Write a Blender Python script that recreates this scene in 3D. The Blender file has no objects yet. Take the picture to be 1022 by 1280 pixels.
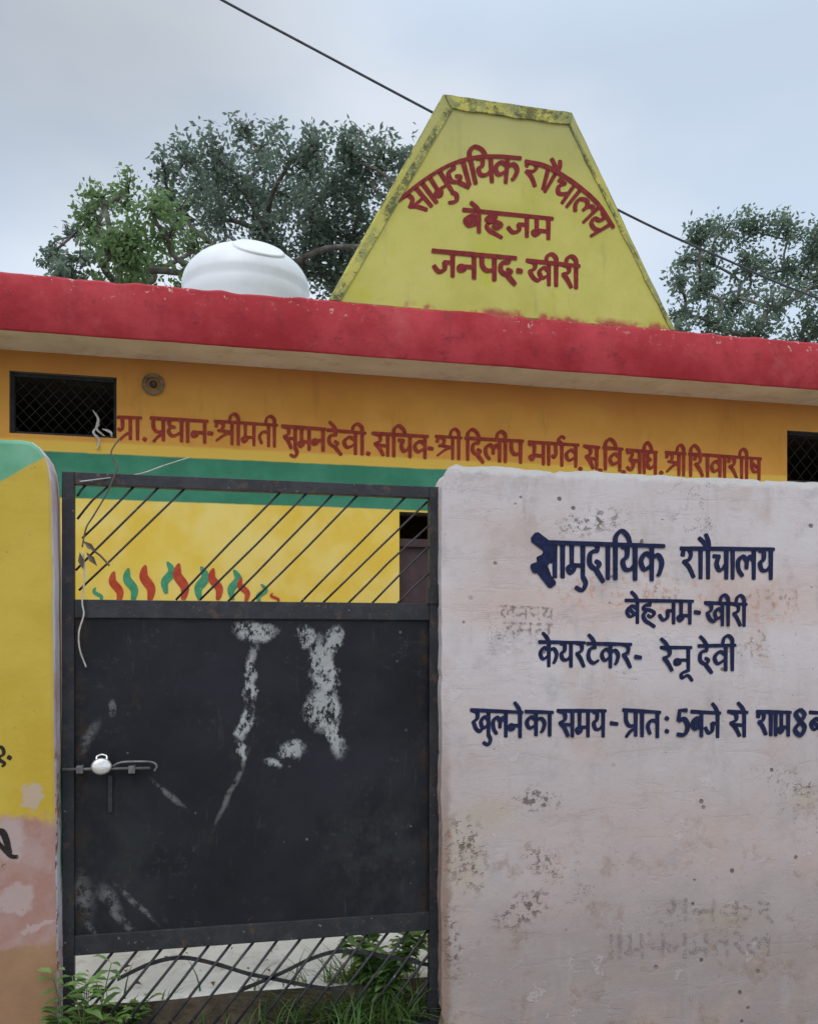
import bpy, bmesh, math, random
from mathutils import Vector, Matrix, noise as mnoise

# ------------------------------------------------------------------ camera, sky, sun, exposure
F, CX, HOR, EYE, DIST, YAW = 1100.0, 511.0, 810.0, 1.65, 3.27, math.radians(12.7)
SC = bpy.context.scene
COL = SC.collection
R = math.radians

cam = bpy.data.cameras.new("camera")
cam_o = bpy.data.objects.new("camera", cam)
COL.objects.link(cam_o)
cam_o.location = (0, -DIST, EYE)
cam_o.rotation_euler = (R(90), 0, -YAW)
cam.sensor_fit = 'AUTO'
cam.sensor_width = 36
cam.lens = F / 1280 * 36
cam.shift_y = (HOR - 640) / 1280
cam.clip_start = 0.05
cam.clip_end = 3000
SC.camera = cam_o

SUN_EL, SUN_AZ = R(52), R(205)          # azimuth measured clockwise from +Y
world = bpy.data.worlds.new("World")
SC.world = world
world.use_nodes = True
wn, wl = world.node_tree.nodes, world.node_tree.links
wn.clear()
w_out = wn.new('ShaderNodeOutputWorld')
sky = wn.new('ShaderNodeTexSky')
sky.sky_type = 'NISHITA'
sky.sun_disc = False
sky.sun_elevation = SUN_EL
sky.sun_rotation = SUN_AZ
bg1 = wn.new('ShaderNodeBackground')
bg1.inputs[1].default_value = 0.10
wl.new(sky.outputs[0], bg1.inputs[0])
tc = wn.new('ShaderNodeTexCoord')
mp = wn.new('ShaderNodeMapping')
mp.inputs['Scale'].default_value = (1, 1, 2.2)
wl.new(tc.outputs['Generated'], mp.inputs[0])
nz = wn.new('ShaderNodeTexNoise')
nz.inputs['Scale'].default_value = 2.3
nz.inputs['Detail'].default_value = 5
nz.inputs['Roughness'].default_value = 0.45
wl.new(mp.outputs[0], nz.inputs[0])
cr = wn.new('ShaderNodeValToRGB')
cr.color_ramp.interpolation = 'EASE'
cr.color_ramp.elements[0].position = 0.38
cr.color_ramp.elements[0].color = (0.66, 0.775, 0.93, 1)
cr.color_ramp.elements[1].position = 0.66
cr.color_ramp.elements[1].color = (0.86, 0.93, 1.02, 1)
wl.new(nz.outputs[0], cr.inputs[0])
# cloud deck: brighter low near the horizon, and brighter towards the hidden sun
sx = wn.new('ShaderNodeSeparateXYZ')
wl.new(tc.outputs['Generated'], sx.inputs[0])
mr = wn.new('ShaderNodeMapRange')
mr.inputs[1].default_value = 0.30
mr.inputs[2].default_value = 0.52
mr.inputs[3].default_value = 1.08
mr.inputs[4].default_value = 0.93
wl.new(sx.outputs[2], mr.inputs[0])
mr2 = wn.new('ShaderNodeMapRange')
mr2.inputs[1].default_value = 0.55
mr2.inputs[2].default_value = 1.0
mr2.inputs[3].default_value = 1.0
mr2.inputs[4].default_value = 2.0
wl.new(sx.outputs[2], mr2.inputs[0])
mm = wn.new('ShaderNodeMath')
mm.operation = 'MULTIPLY'
wl.new(mr.outputs[0], mm.inputs[0])
wl.new(mr2.outputs[0], mm.inputs[1])
# a heavier grey bank of cloud up to the north-west
dpn = wn.new('ShaderNodeVectorMath')
dpn.operation = 'DOT_PRODUCT'
wl.new(tc.outputs['Generated'], dpn.inputs[0])
dpn.inputs[1].default_value = Vector((-0.16, 0.77, 0.66)).normalized()
mr3 = wn.new('ShaderNodeMapRange')
mr3.interpolation_type = 'SMOOTHSTEP'
mr3.inputs[1].default_value = 0.94
mr3.inputs[2].default_value = 1.0
mr3.inputs[3].default_value = 1.0
mr3.inputs[4].default_value = 0.68
wl.new(dpn.outputs['Value'], mr3.inputs[0])
mm2 = wn.new('ShaderNodeMath')
mm2.operation = 'MULTIPLY'
wl.new(mm.outputs[0], mm2.inputs[0])
wl.new(mr3.outputs[0], mm2.inputs[1])
bg2 = wn.new('ShaderNodeBackground')
wl.new(cr.outputs[0], bg2.inputs[0])
wl.new(mm2.outputs[0], bg2.inputs[1])
mxs = wn.new('ShaderNodeMixShader')
mxs.inputs[0].default_value = 0.9
wl.new(bg1.outputs[0], mxs.inputs[1])
wl.new(bg2.outputs[0], mxs.inputs[2])
wl.new(mxs.outputs[0], w_out.inputs[0])

sun = bpy.data.lights.new("sun", 'SUN')
sun.energy = 1.1
sun.angle = R(35)
sun.color = (1.0, 0.97, 0.93)
sun_o = bpy.data.objects.new("sun", sun)
COL.objects.link(sun_o)
sd = Vector((math.sin(SUN_AZ) * math.cos(SUN_EL), math.cos(SUN_AZ) * math.cos(SUN_EL), math.sin(SUN_EL)))
sun_o.rotation_euler = sd.to_track_quat('Z', 'Y').to_euler()

SC.view_settings.view_transform = 'Standard'
SC.view_settings.look = 'None'
SC.view_settings.exposure = 0.0
SC.view_settings.gamma = 1.0
SC.render.engine = 'CYCLES'

# ------------------------------------------------------------------ measuring helpers
def V(u, v, Y):
    """point of the vertical plane y=Y that the photograph shows at pixel (u, v)"""
    xr, zr = (u - CX) / F, (HOR - v) / F
    t = (Y + DIST) / (math.cos(YAW) - math.sin(YAW) * xr)
    return Vector((t * (math.sin(YAW) + math.cos(YAW) * xr), Y, EYE + t * zr))

def G(u, v, z=0.0):
    """point of the ground that the photograph shows at pixel (u, v)"""
    xr, zr = (u - CX) / F, (HOR - v) / F
    t = (z - EYE) / zr
    return Vector((t * (math.sin(YAW) + math.cos(YAW) * xr), -DIST + t * (math.cos(YAW) - math.sin(YAW) * xr), z))

# ------------------------------------------------------------------ object helpers
def tag(o, label=None, cat=None, group=None, kind=None):
    if label: o['label'] = label
    if cat: o['category'] = cat
    if group: o['group'] = group
    if kind: o['kind'] = kind
    return o

def thing(name, label, cat, loc, group=None):
    o = bpy.data.objects.new(name, None)
    o.empty_display_size = 0.1
    COL.objects.link(o)
    o.location = loc
    return tag(o, label, cat, group)

def world_loc(o):
    v = Vector(o.location)
    while o.parent:
        o = o.parent
        v += Vector(o.location)
    return v

def link(name, bm, mats, parent=None, smooth=False, base=None):
    """bm holds world coordinates; becomes ONE mesh object"""
    me = bpy.data.meshes.new(name)
    off = world_loc(parent) if parent else (Vector(base) if base else Vector((0, 0, 0)))
    bmesh.ops.translate(bm, verts=bm.verts, vec=-off)
    if smooth:
        for f in bm.faces: f.smooth = True
    bm.to_mesh(me)
    bm.free()
    o = bpy.data.objects.new(name, me)
    COL.objects.link(o)
    if parent: o.parent = parent
    elif base: o.location = base
    for m in (mats if isinstance(mats, (list, tuple)) else [mats]):
        me.materials.append(m)
    return o

def box(bm, x0, x1, y0, y1, z0, z1, mi=0, bev=0.0, seg=2):
    vs = [bm.verts.new(p) for p in ((x0, y0, z0), (x1, y0, z0), (x1, y1, z0), (x0, y1, z0), (x0, y0, z1), (x1, y0, z1), (x1, y1, z1), (x0, y1, z1))]
    fs = [bm.faces.new([vs[i] for i in q]) for q in ((0, 3, 2, 1), (4, 5, 6, 7), (0, 1, 5, 4), (1, 2, 6, 5), (2, 3, 7, 6), (3, 0, 4, 7))]
    for f in fs: f.material_index = mi
    if bev > 0:
        es = list({e for f in fs for e in f.edges})
        bmesh.ops.bevel(bm, geom=es, offset=bev, segments=seg, profile=0.6, affect='EDGES')
    return fs

def tube(bm, pts, r, n=8, r1=None, caps=True):
    pts = [Vector(p) for p in pts]
    rings = []
    k = len(pts)
    for i, p in enumerate(pts):
        d = (pts[min(i + 1, k - 1)] - pts[max(i - 1, 0)]).normalized()
        a = d.orthogonal().normalized() if i == 0 else (ax - d * ax.dot(d)).normalized()
        ax = a
        b = d.cross(a)
        rr = r if r1 is None else r + (r1 - r) * i / (k - 1)
        rings.append([bm.verts.new(p + (a * math.cos(t) + b * math.sin(t)) * rr) for t in (2 * math.pi * j / n for j in range(n))])
    for q in range(k - 1):
        for j in range(n):
            f = bm.faces.new((rings[q][j], rings[q][(j + 1) % n], rings[q + 1][(j + 1) % n], rings[q + 1][j]))
            f.smooth = True
    if caps:
        bm.faces.new(list(reversed(rings[0])))
        bm.faces.new(rings[-1])

def lathe(bm, prof, c, n=40, axis=None):
    M = Matrix.Translation(c) @ (axis.to_track_quat('Z', 'Y').to_matrix().to_4x4() if axis else Matrix.Identity(4))
    rings = []
    for r, z in prof:
        rings.append([bm.verts.new(M @ Vector((r * math.cos(2 * math.pi * j / n), r * math.sin(2 * math.pi * j / n), z))) for j in range(n)] if r > 1e-6 else [bm.verts.new(M @ Vector((0, 0, z)))])
    for a, b in zip(rings, rings[1:]):
        for j in range(n):
            k = (j + 1) % n
            if len(a) == 1 and len(b) == 1: continue
            if len(a) == 1: q = (a[0], b[k], b[j])
            elif len(b) == 1: q = (a[j], a[k], b[0])
            else: q = (a[j], a[k], b[k], b[j])
            f = bm.faces.new(q)
            f.smooth = True

def catmull(pts, per=6):
    if len(pts) < 3: return [tuple(p) for p in pts]
    P = [pts[0]] + list(pts) + [pts[-1]]
    out = []
    for i in range(1, len(P) - 2):
        p0, p1, p2, p3 = P[i - 1:i + 3]
        for s in range(per):
            t = s / per
            out.append(tuple(0.5 * ((2 * b) + (c - a) * t + (2 * a - 5 * b + 4 * c - d) * t * t + (3 * b - a - 3 * c + d) * t ** 3) for a, b, c, d in zip(p0, p1, p2, p3)))
    out.append(tuple(pts[-1]))
    return out

def slab_outline(bm, outline, Y0, Y1, bev=0.012, mi=0):
    """outline: list of (x, z) counter-clockwise seen from -Y; front face set in by a soft arris"""
    n = len(outline)
    P = [Vector((x, 0, z)) for x, z in outline]
    inn = []
    for i in range(n):
        d1 = (P[i] - P[i - 1]).normalized()
        d2 = (P[(i + 1) % n] - P[i]).normalized()
        n1 = Vector((-d1.z, 0, d1.x))
        n2 = Vector((-d2.z, 0, d2.x))
        m = (n1 + n2)
        m = m / max(0.4, m.length_squared) * 2 if m.length > 1e-4 else n1
        inn.append(P[i] + m * bev)
    def ring(pts, y): return [bm.verts.new((p.x, y, p.z)) for p in pts]
    mid = [p.lerp(q, 0.3) for p, q in zip(P, inn)]
    r0, r05, r1, r2 = ring(inn, Y0), ring(mid, Y0 + bev * 0.3), ring(P, Y0 + bev), ring(P, Y1)
    f = bm.faces.new(r0); f.material_index = mi
    for a, b in ((r0, r05), (r05, r1), (r1, r2)):
        for i in range(n):
            k = (i + 1) % n
            f = bm.faces.new((a[k], a[i], b[i], b[k])); f.material_index = mi
    f = bm.faces.new(list(reversed(r2))); f.material_index = mi
    bmesh.ops.recalc_face_normals(bm, faces=bm.faces)

def holed_wall(bm, x0, x1, z0, z1, Y0, Y1, holes, mi=0, mi_rev=0):
    xs = sorted({x0, x1, *[h[0] for h in holes], *[h[1] for h in holes]})
    zs = sorted({z0, z1, *[h[2] for h in holes], *[h[3] for h in holes]})
    def solid(i, j):
        if i < 0 or j < 0 or i >= len(xs) - 1 or j >= len(zs) - 1: return False
        cx, cz = (xs[i] + xs[i + 1]) / 2, (zs[j] + zs[j + 1]) / 2
        return not any(h[0] < cx < h[1] and h[2] < cz < h[3] for h in holes)
    c = {}
    def vt(x, y, z):
        k = (round(x, 5), round(y, 5), round(z, 5))
        if k not in c: c[k] = bm.verts.new((x, y, z))
        return c[k]
    for i in range(len(xs) - 1):
        for j in range(len(zs) - 1):
            if not solid(i, j): continue
            a, b, p, q = xs[i], xs[i + 1], zs[j], zs[j + 1]
            bm.faces.new((vt(a, Y0, p), vt(b, Y0, p), vt(b, Y0, q), vt(a, Y0, q))).material_index = mi
            bm.faces.new((vt(a, Y1, q), vt(b, Y1, q), vt(b, Y1, p), vt(a, Y1, p))).material_index = mi_rev
            for di, dj, e in ((-1, 0, ((a, q), (a, p))), (1, 0, ((b, p), (b, q))), (0, -1, ((a, p), (b, p))), (0, 1, ((b, q), (a, q)))):
                if not solid(i + di, j + dj):
                    (ex, ez), (fx, fz) = e
                    bm.faces.new((vt(fx, Y0, fz), vt(ex, Y0, ez), vt(ex, Y1, ez), vt(fx, Y1, fz))).material_index = mi_rev
    bmesh.ops.recalc_face_normals(bm, faces=bm.faces)

# ------------------------------------------------------------------ material helpers
class NB:
    def __init__(s, name):
        s.m = bpy.data.materials.new(name)
        s.m.use_nodes = True
        s.n, s.l = s.m.node_tree.nodes, s.m.node_tree.links
        s.n.clear()
        s.out = s.n.new('ShaderNodeOutputMaterial')
        s.p = s.n.new('ShaderNodeBsdfPrincipled')
        s.l.new(s.p.outputs[0], s.out.inputs[0])
        g = s.n.new('ShaderNodeNewGeometry')
        s.pos, s.nor, s.isl = g.outputs['Position'], g.outputs['Normal'], g.outputs['Random Per Island']
        x = s.n.new('ShaderNodeSeparateXYZ')
        s.l.new(s.pos, x.inputs[0])
        s.x, s.y, s.z = x.outputs
    def put(s, sock, v):
        if hasattr(v, 'links'): s.l.new(v, sock)
        elif isinstance(v, tuple) and len(v) == 3 and sock.type == 'RGBA': sock.default_value = (*v, 1)
        else: sock.default_value = v
    def math(s, op, a, b=0.0, clamp=False):
        q = s.n.new('ShaderNodeMath'); q.operation = op; q.use_clamp = clamp
        s.put(q.inputs[0], a); s.put(q.inputs[1], b)
        return q.outputs[0]
    def noise(s, scale, detail=4, rough=0.55, vec=None, stretch=None, dist=0.0, off=None):
        q = s.n.new('ShaderNodeTexNoise')
        v = vec or s.pos
        if stretch or off:
            mpn = s.n.new('ShaderNodeMapping')
            if stretch: mpn.inputs['Scale'].default_value = stretch
            if off: mpn.inputs['Location'].default_value = off
            s.l.new(v, mpn.inputs[0]); v = mpn.outputs[0]
        s.l.new(v, q.inputs['Vector'])
        q.inputs['Scale'].default_value = scale
        q.inputs['Detail'].default_value = detail
        q.inputs['Roughness'].default_value = rough
        q.inputs['Distortion'].default_value = dist
        return q.outputs[0]
    def vor(s, scale, feature='F1'):
        q = s.n.new('ShaderNodeTexVoronoi'); q.feature = feature
        s.l.new(s.pos, q.inputs['Vector']); q.inputs['Scale'].default_value = scale
        return q.outputs['Distance']
    def ss(s, v, a, b, lo=0.0, hi=1.0):
        q = s.n.new('ShaderNodeMapRange'); q.interpolation_type = 'SMOOTHSTEP'
        s.put(q.inputs[0], v)
        q.inputs[1].default_value, q.inputs[2].default_value, q.inputs[3].default_value, q.inputs[4].default_value = a, b, lo, hi
        return q.outputs[0]
    def mix(s, f, a, b, mode='MIX'):
        q = s.n.new('ShaderNodeMix'); q.data_type = 'RGBA'; q.blend_type = mode
        s.put(q.inputs[0], f); s.put(q.inputs[6], a); s.put(q.inputs[7], b)
        return q.outputs[2]
    def mul(s, c, f): return s.mix(1.0, c, s.grey(f), 'MULTIPLY')
    def grey(s, f):
        q = s.n.new('ShaderNodeCombineColor')
        for i in range(3): s.put(q.inputs[i], f)
        return q.outputs[0]
    def warp(s, scale, amp):
        """x and z pushed about by noise, for ragged painted or peeled outlines"""
        a, b = s.noise(scale, 4, 0.65), s.noise(scale, 4, 0.65, off=(7.3, 1.1, 4.7))
        return (s.math('ADD', s.x, s.math('MULTIPLY', s.math('SUBTRACT', a, 0.5), amp)),
                s.math('ADD', s.z, s.math('MULTIPLY', s.math('SUBTRACT', b, 0.5), amp)))
    def blob(s, xz, c, rad, rot=0.0, soft=0.25):
        dx, dz = s.math('SUBTRACT', xz[0], c[0]), s.math('SUBTRACT', xz[1], c[1])
        ca, sa = math.cos(rot), math.sin(rot)
        a = s.math('ADD', s.math('MULTIPLY', dx, ca / rad[0]), s.math('MULTIPLY', dz, sa / rad[0]))
        b = s.math('ADD', s.math('MULTIPLY', dx, -sa / rad[1]), s.math('MULTIPLY', dz, ca / rad[1]))
        d = s.math('SQRT', s.math('ADD', s.math('MULTIPLY', a, a), s.math('MULTIPLY', b, b)))
        return s.ss(d, 1 + soft, 1 - soft)
    def many(s, ms):
        r = ms[0]
        for m in ms[1:]: r = s.math('MAXIMUM', r, m)
        return r
    def done(s, col, rough=0.8, bump=None, strength=0.3, dist=0.01, metal=0.0, spec=None):
        s.put(s.p.inputs['Base Color'], col)
        s.put(s.p.inputs['Roughness'], rough)
        s.put(s.p.inputs['Metallic'], metal)
        if spec is not None: s.p.inputs['Specular IOR Level'].default_value = spec
        if bump is not None:
            b = s.n.new('ShaderNodeBump')
            b.inputs['Strength'].default_value = strength
            b.inputs['Distance'].default_value = dist
            s.put(b.inputs['Height'], bump)
            s.l.new(b.outputs[0], s.p.inputs['Normal'])
        return s.m

YG = 0.125                  # gate leaf, metres behind the street face of the boundary wall
gxl, gxr = V(78.5, 900, YG).x, V(547, 900, YG).x
def gz(v): return V(315, v, YG).z
zm0, zm1 = gz(774), gz(752)
zb0, zb1 = gz(1177), gz(1153)
def px(u, v, Y):
    p = V(u, v, Y)
    return (p.x, p.z)

def plaster_bump(nb, und=2.0):
    return nb.math('ADD', nb.math('MULTIPLY', nb.noise(und, 3, 0.5), 1.6), nb.math('ADD', nb.math('MULTIPLY', nb.noise(38, 5, 0.7), 0.25), nb.math('MULTIPLY', nb.noise(9, 4, 0.6), 0.5)))

# planes of the place (metres behind the street face of the boundary wall)
YW, WT = 0.0, 0.17          # boundary wall
YG = 0.125                  # gate leaf
YB, BT = 2.20, 0.18         # building front wall
YR = 1.86                   # roof edge
YP = 1.885                  # pediment face
zR0 = (V(0, 411, YR).z + V(1022, 488, YR).z) / 2
zR1 = (V(0, 336, YR).z + V(1022, 430, YR).z) / 2


GR = 0.0

cR_x = V(556, 1280, 0).x
def m_white_wall():
    nb = NB('weathered_whitewash')
    w = nb.warp(6, 0.10)
    col = nb.mix(nb.ss(nb.noise(1.6, 5, 0.6), 0.35, 0.65), (0.595, 0.510, 0.495), (0.650, 0.600, 0.605))
    pink = nb.many([nb.blob(w, px(720, 760, 0), (0.55, 0.10), 0, 0.7), nb.blob(w, px(880, 1050, 0), (0.5, 0.2), 0, 0.8), nb.blob(w, px(660, 1150, 0), (0.3, 0.1), 0.3, 0.8), nb.blob(w, px(960, 750, 0), (0.3, 0.12), 0, 0.8)])
    col = nb.mix(nb.math('MULTIPLY', pink, 0.55), col, (0.60, 0.43, 0.36))
    salmon = nb.math('MULTIPLY', nb.many([nb.blob(w, px(800, 740, 0), (0.42, 0.09), -0.05, 0.6), nb.blob(w, px(930, 765, 0), (0.28, 0.06), 0, 0.6)]), nb.ss(nb.noise(24, 4, 0.7), 0.53, 0.60))
    col = nb.mix(nb.math('MULTIPLY', salmon, 0.6), col, (0.55, 0.26, 0.16))
    yel = nb.many([nb.blob(w, px(580, 1075, 0), (0.075, 0.12), 0.2, 0.5), nb.blob(w, px(605, 1020, 0), (0.13, 0.06), 0.3, 0.8), nb.blob(w, px(905, 1150, 0), (0.16, 0.06), 0, 0.7), nb.blob(w, px(1005, 1000, 0), (0.07, 0.05), 0, 0.7)])
    col = nb.mix(nb.math('MULTIPLY', yel, 0.6), col, (0.52, 0.44, 0.23))
    # damp grey foot and streaks
    foot = nb.ss(nb.math('ADD', nb.z, nb.math('MULTIPLY', nb.noise(3.5, 5, 0.6), 0.5)), 1.15, 0.62)
    mid = nb.ss(nb.math('ADD', nb.z, nb.math('MULTIPLY', nb.noise(1.8, 4, 0.6, off=(3, 3, 1)), 0.7)), 2.3, 1.3)
    col = nb.mix(nb.math('MULTIPLY', mid, 0.55), col, (0.42, 0.355, 0.34))
    col = nb.mix(nb.math('MULTIPLY', foot, 0.75), col, (0.30, 0.245, 0.215))
    st = nb.ss(nb.noise(3.2, 6, 0.72, stretch=(3.0, 1, 0.5)), 0.52, 0.68)
    col = nb.mix(nb.math('MULTIPLY', st, 0.42), col, (0.42, 0.37, 0.355))
    hz = nb.ss(nb.noise(2.6, 6, 0.75, stretch=(0.5, 1, 4.0)), 0.53, 0.70)
    col = nb.mix(nb.math('MULTIPLY', hz, 0.40), col, (0.44, 0.40, 0.40))
    # scuffed patches that show dark render
    sc = nb.many([nb.blob(w, px(583, 1070, 0), (0.07, 0.13), 0.2, 0.5), nb.blob(w, px(680, 1080, 0), (0.09, 0.05), -0.6, 0.6), nb.blob(w, px(655, 1140, 0), (0.11, 0.05), 0.4, 0.6), nb.blob(w, px(670, 1000, 0), (0.08, 0.05), 0, 0.6), nb.blob(w, px(565, 1180, 0), (0.035, 0.13), 0, 0.6), nb.blob(w, px(1005, 985, 0), (0.05, 0.03), 0, 0.6), nb.blob(w, px(740, 655, 0), (0.13, 0.045), 0.3, 0.7)])
    scm = nb.math('MULTIPLY', sc, nb.ss(nb.noise(30, 4, 0.7), 0.51, 0.60))
    spk = nb.ss(nb.math('ADD', nb.vor(9), nb.math('MULTIPLY', nb.noise(40, 2), 0.10)), 0.16, 0.11)
    spk = nb.math('MULTIPLY', spk, nb.ss(nb.noise(2.4, 3, 0.5, off=(3, 9, 1)), 0.40, 0.50))
    spk2 = nb.math('MULTIPLY', nb.ss(nb.noise(70, 3, 0.6), 0.66, 0.72), nb.ss(nb.noise(3.1, 3, 0.5, off=(9, 2, 5)), 0.48, 0.62))
    dk = nb.many([scm, spk, nb.math('MULTIPLY', spk2, 0.7)])
    col = nb.mix(nb.math('MULTIPLY', dk, 0.85), col, (0.12, 0.085, 0.070))
    bl1 = nb.ss(nb.noise(3.0, 6, 0.68, off=(11, 2, 3)), 0.50, 0.66)
    col = nb.mix(nb.math('MULTIPLY', bl1, 0.45), col, (0.49, 0.365, 0.31))
    bl2 = nb.ss(nb.noise(4.6, 6, 0.72, off=(3, 12, 8)), 0.52, 0.68)
    col = nb.mix(nb.math('MULTIPLY', bl2, 0.42), col, (0.37, 0.335, 0.335))
    gm = nb.math('MULTIPLY', nb.ss(nb.noise(5.5, 7, 0.78, off=(6, 6, 2)), 0.53, 0.63), nb.ss(nb.math('ADD', nb.z, nb.math('MULTIPLY', nb.noise(2.2, 4, 0.6, off=(2, 1, 9)), 0.9)), 1.85, 1.05))
    col = nb.mix(nb.math('MULTIPLY', gm, 0.52), col, (0.27, 0.185, 0.135))
    trw = nb.ss(nb.noise(5.5, 6, 0.75, stretch=(0.55, 1, 2.6), dist=0.6), 0.54, 0.64)  # trowel hollows toned darker: dirt colour that also stands in for faint bump shading
    col = nb.mix(nb.math('MULTIPLY', trw, 0.05), col, (0.34, 0.28, 0.265))
    fl = nb.math('MULTIPLY', nb.ss(nb.noise(4.2, 7, 0.8, off=(2, 2, 6)), 0.60, 0.63), 0.30)
    col = nb.mix(fl, col, (0.66, 0.60, 0.58))
    crk = nb.math('MULTIPLY', nb.ss(nb.math('ABSOLUTE', nb.math('SUBTRACT', nb.noise(2.3, 6, 0.72, off=(1, 5, 5)), 0.5)), 0.006, 0.001), nb.ss(nb.noise(1.7, 2, 0.5, off=(7, 7, 1)), 0.52, 0.60))
    col = nb.mix(nb.math('MULTIPLY', crk, 0.6), col, (0.16, 0.12, 0.11))
    drip = nb.math('MULTIPLY', nb.ss(nb.noise(7.5, 5, 0.75, stretch=(2.2, 1, 0.16), off=(4, 0, 0)), 0.60, 0.70), nb.ss(nb.noise(1.5, 3, 0.5, off=(2, 6, 3)), 0.45, 0.60))
    col = nb.mix(nb.math('MULTIPLY', drip, 0.40), col, (0.30, 0.25, 0.23))
    lb_ = nb.math('MULTIPLY', nb.ss(nb.math('ADD', nb.x, nb.math('MULTIPLY', nb.noise(9, 5, 0.75), 0.10)), cR_x + 0.085, cR_x + 0.055), nb.ss(nb.math('ADD', nb.z, nb.math('MULTIPLY', nb.noise(4, 4, 0.7), 0.5)), 1.75, 0.95))
    col = nb.mix(nb.math('MULTIPLY', lb_, 0.75), col, (0.25, 0.155, 0.11))
    # bare chalky arris at the top
    top = nb.math('MULTIPLY', nb.ss(nb.math('ADD', nb.z, nb.math('MULTIPLY', nb.noise(14, 4, 0.7), 0.06)), V(760, 598, 0).z + 0.015, V(760, 598, 0).z + 0.04), 0.8)
    col = nb.mix(top, col, (0.72, 0.70, 0.68))
    bp = nb.math('SUBTRACT', nb.math('ADD', plaster_bump(nb, 1.8), nb.math('MULTIPLY', fl, 0.5)), nb.math('ADD', nb.math('MULTIPLY', dk, 0.9), nb.math('MULTIPLY', trw, 0.10)))
    return nb.done(col, 0.9, bp, 0.55, 0.012)

def m_yellow_wall():
    nb = NB('peeling_yellow_paint')
    w1, w2 = nb.warp(5, 0.16), nb.warp(26, 0.05)
    w = (nb.math('ADD', w1[0], nb.math('SUBTRACT', w2[0], nb.x)), nb.math('ADD', w1[1], nb.math('SUBTRACT', w2[1], nb.z)))
    col = nb.mix(nb.ss(nb.noise(2.2, 5, 0.6), 0.3, 0.7), (0.50, 0.335, 0.020), (0.60, 0.43, 0.055))
    # painted green sweep under the top edge
    A, B = V(0, 603, 0), V(64, 566, 0)
    line = nb.math('SUBTRACT', nb.z, nb.math('ADD', nb.math('MULTIPLY', nb.math('SUBTRACT', nb.x, A.x), (B.z - A.z) / (B.x - A.x)), A.z))
    gm = nb.ss(nb.math('ADD', line, nb.math('MULTIPLY', nb.noise(9, 3), 0.012)), 0.0, 0.012)
    g2 = nb.ss(nb.noise(3, 4, 0.6, stretch=(1, 1, 0.6)), 0.35, 0.65)
    col = nb.mix(gm, col, nb.mix(g2, (0.06, 0.30, 0.15), (0.20, 0.46, 0.30)))
    zz = w[1]
    low = nb.ss(zz, V(40, 1027, 0).z + 0.022, V(40, 1027, 0).z - 0.022)
    col = nb.mix(low, col, nb.mix(nb.ss(nb.noise(4, 5, 0.65), 0.4, 0.6), (0.37, 0.195, 0.155), (0.41, 0.275, 0.25)))
    wh = nb.many([nb.blob(w, px(18, 1120, 0), (0.07, 0.045), 0, 0.2), nb.blob(w, px(15, 1050, 0), (0.05, 0.06), 0, 0.3), nb.blob(w, px(40, 1000, 0), (0.035, 0.05), 0, 0.15), nb.blob(w, px(50, 1153, 0), (0.06, 0.012), 0, 0.2)])
    col = nb.mix(nb.math('MULTIPLY', wh, 0.7), col, (0.47, 0.37, 0.355))
    foot = nb.ss(w[1], V(30, 1172, 0).z, V(30, 1184, 0).z)
    col = nb.mix(nb.math('MULTIPLY', foot, 0.9), col, nb.mix(nb.noise(7, 5, 0.7), (0.24, 0.125, 0.06), (0.42, 0.24, 0.12)))
    spk = nb.math('MULTIPLY', nb.ss(nb.noise(34, 4, 0.7), 0.63, 0.70), nb.ss(nb.noise(3, 2, 0.5, off=(1, 4, 2)), 0.42, 0.62))
    col = nb.mix(nb.math('MULTIPLY', spk, 0.8), col, (0.10, 0.06, 0.03))
    # worn end face: pinkish bare render, chipped to brick at the back arris
    end = nb.ss(nb.nor_x(), 0.35, 0.65)
    ec = nb.mix(nb.ss(nb.noise(7, 5, 0.7, stretch=(1, 1, 0.5)), 0.40, 0.6), (0.56, 0.43, 0.45), (0.70, 0.64, 0.66))
    ec = nb.mix(nb.math('MULTIPLY', nb.ss(nb.noise(16, 4, 0.7), 0.50, 0.60), nb.ss(nb.z, 1.75, 1.0)), ec, (0.30, 0.11, 0.06))
    gband = nb.math('MULTIPLY', nb.blob((nb.math('MULTIPLY', nb.x, 0.0), w[1]), (0.0, V(80, 1040, 0).z), (1, 0.22), 0, 0.3), nb.ss(nb.y, 0.06, 0.10))
    ec = nb.mix(gband, ec, (0.05, 0.22, 0.11))
    col = nb.mix(end, col, ec)
    return nb.done(col, 0.7, nb.math('ADD', plaster_bump(nb, 1.5), nb.math('MULTIPLY', nb.noise(16, 4, 0.7), 0.3)), 0.4, 0.010)

def _nor_x(self):
    q = self.n.new('ShaderNodeSeparateXYZ')
    self.l.new(self.nor, q.inputs[0])
    return q.outputs[0]
NB.nor_x = _nor_x
def _nor_z(self):
    q = self.n.new('ShaderNodeSeparateXYZ')
    self.l.new(self.nor, q.inputs[0])
    return q.outputs[2]
NB.nor_z = _nor_z

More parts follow.
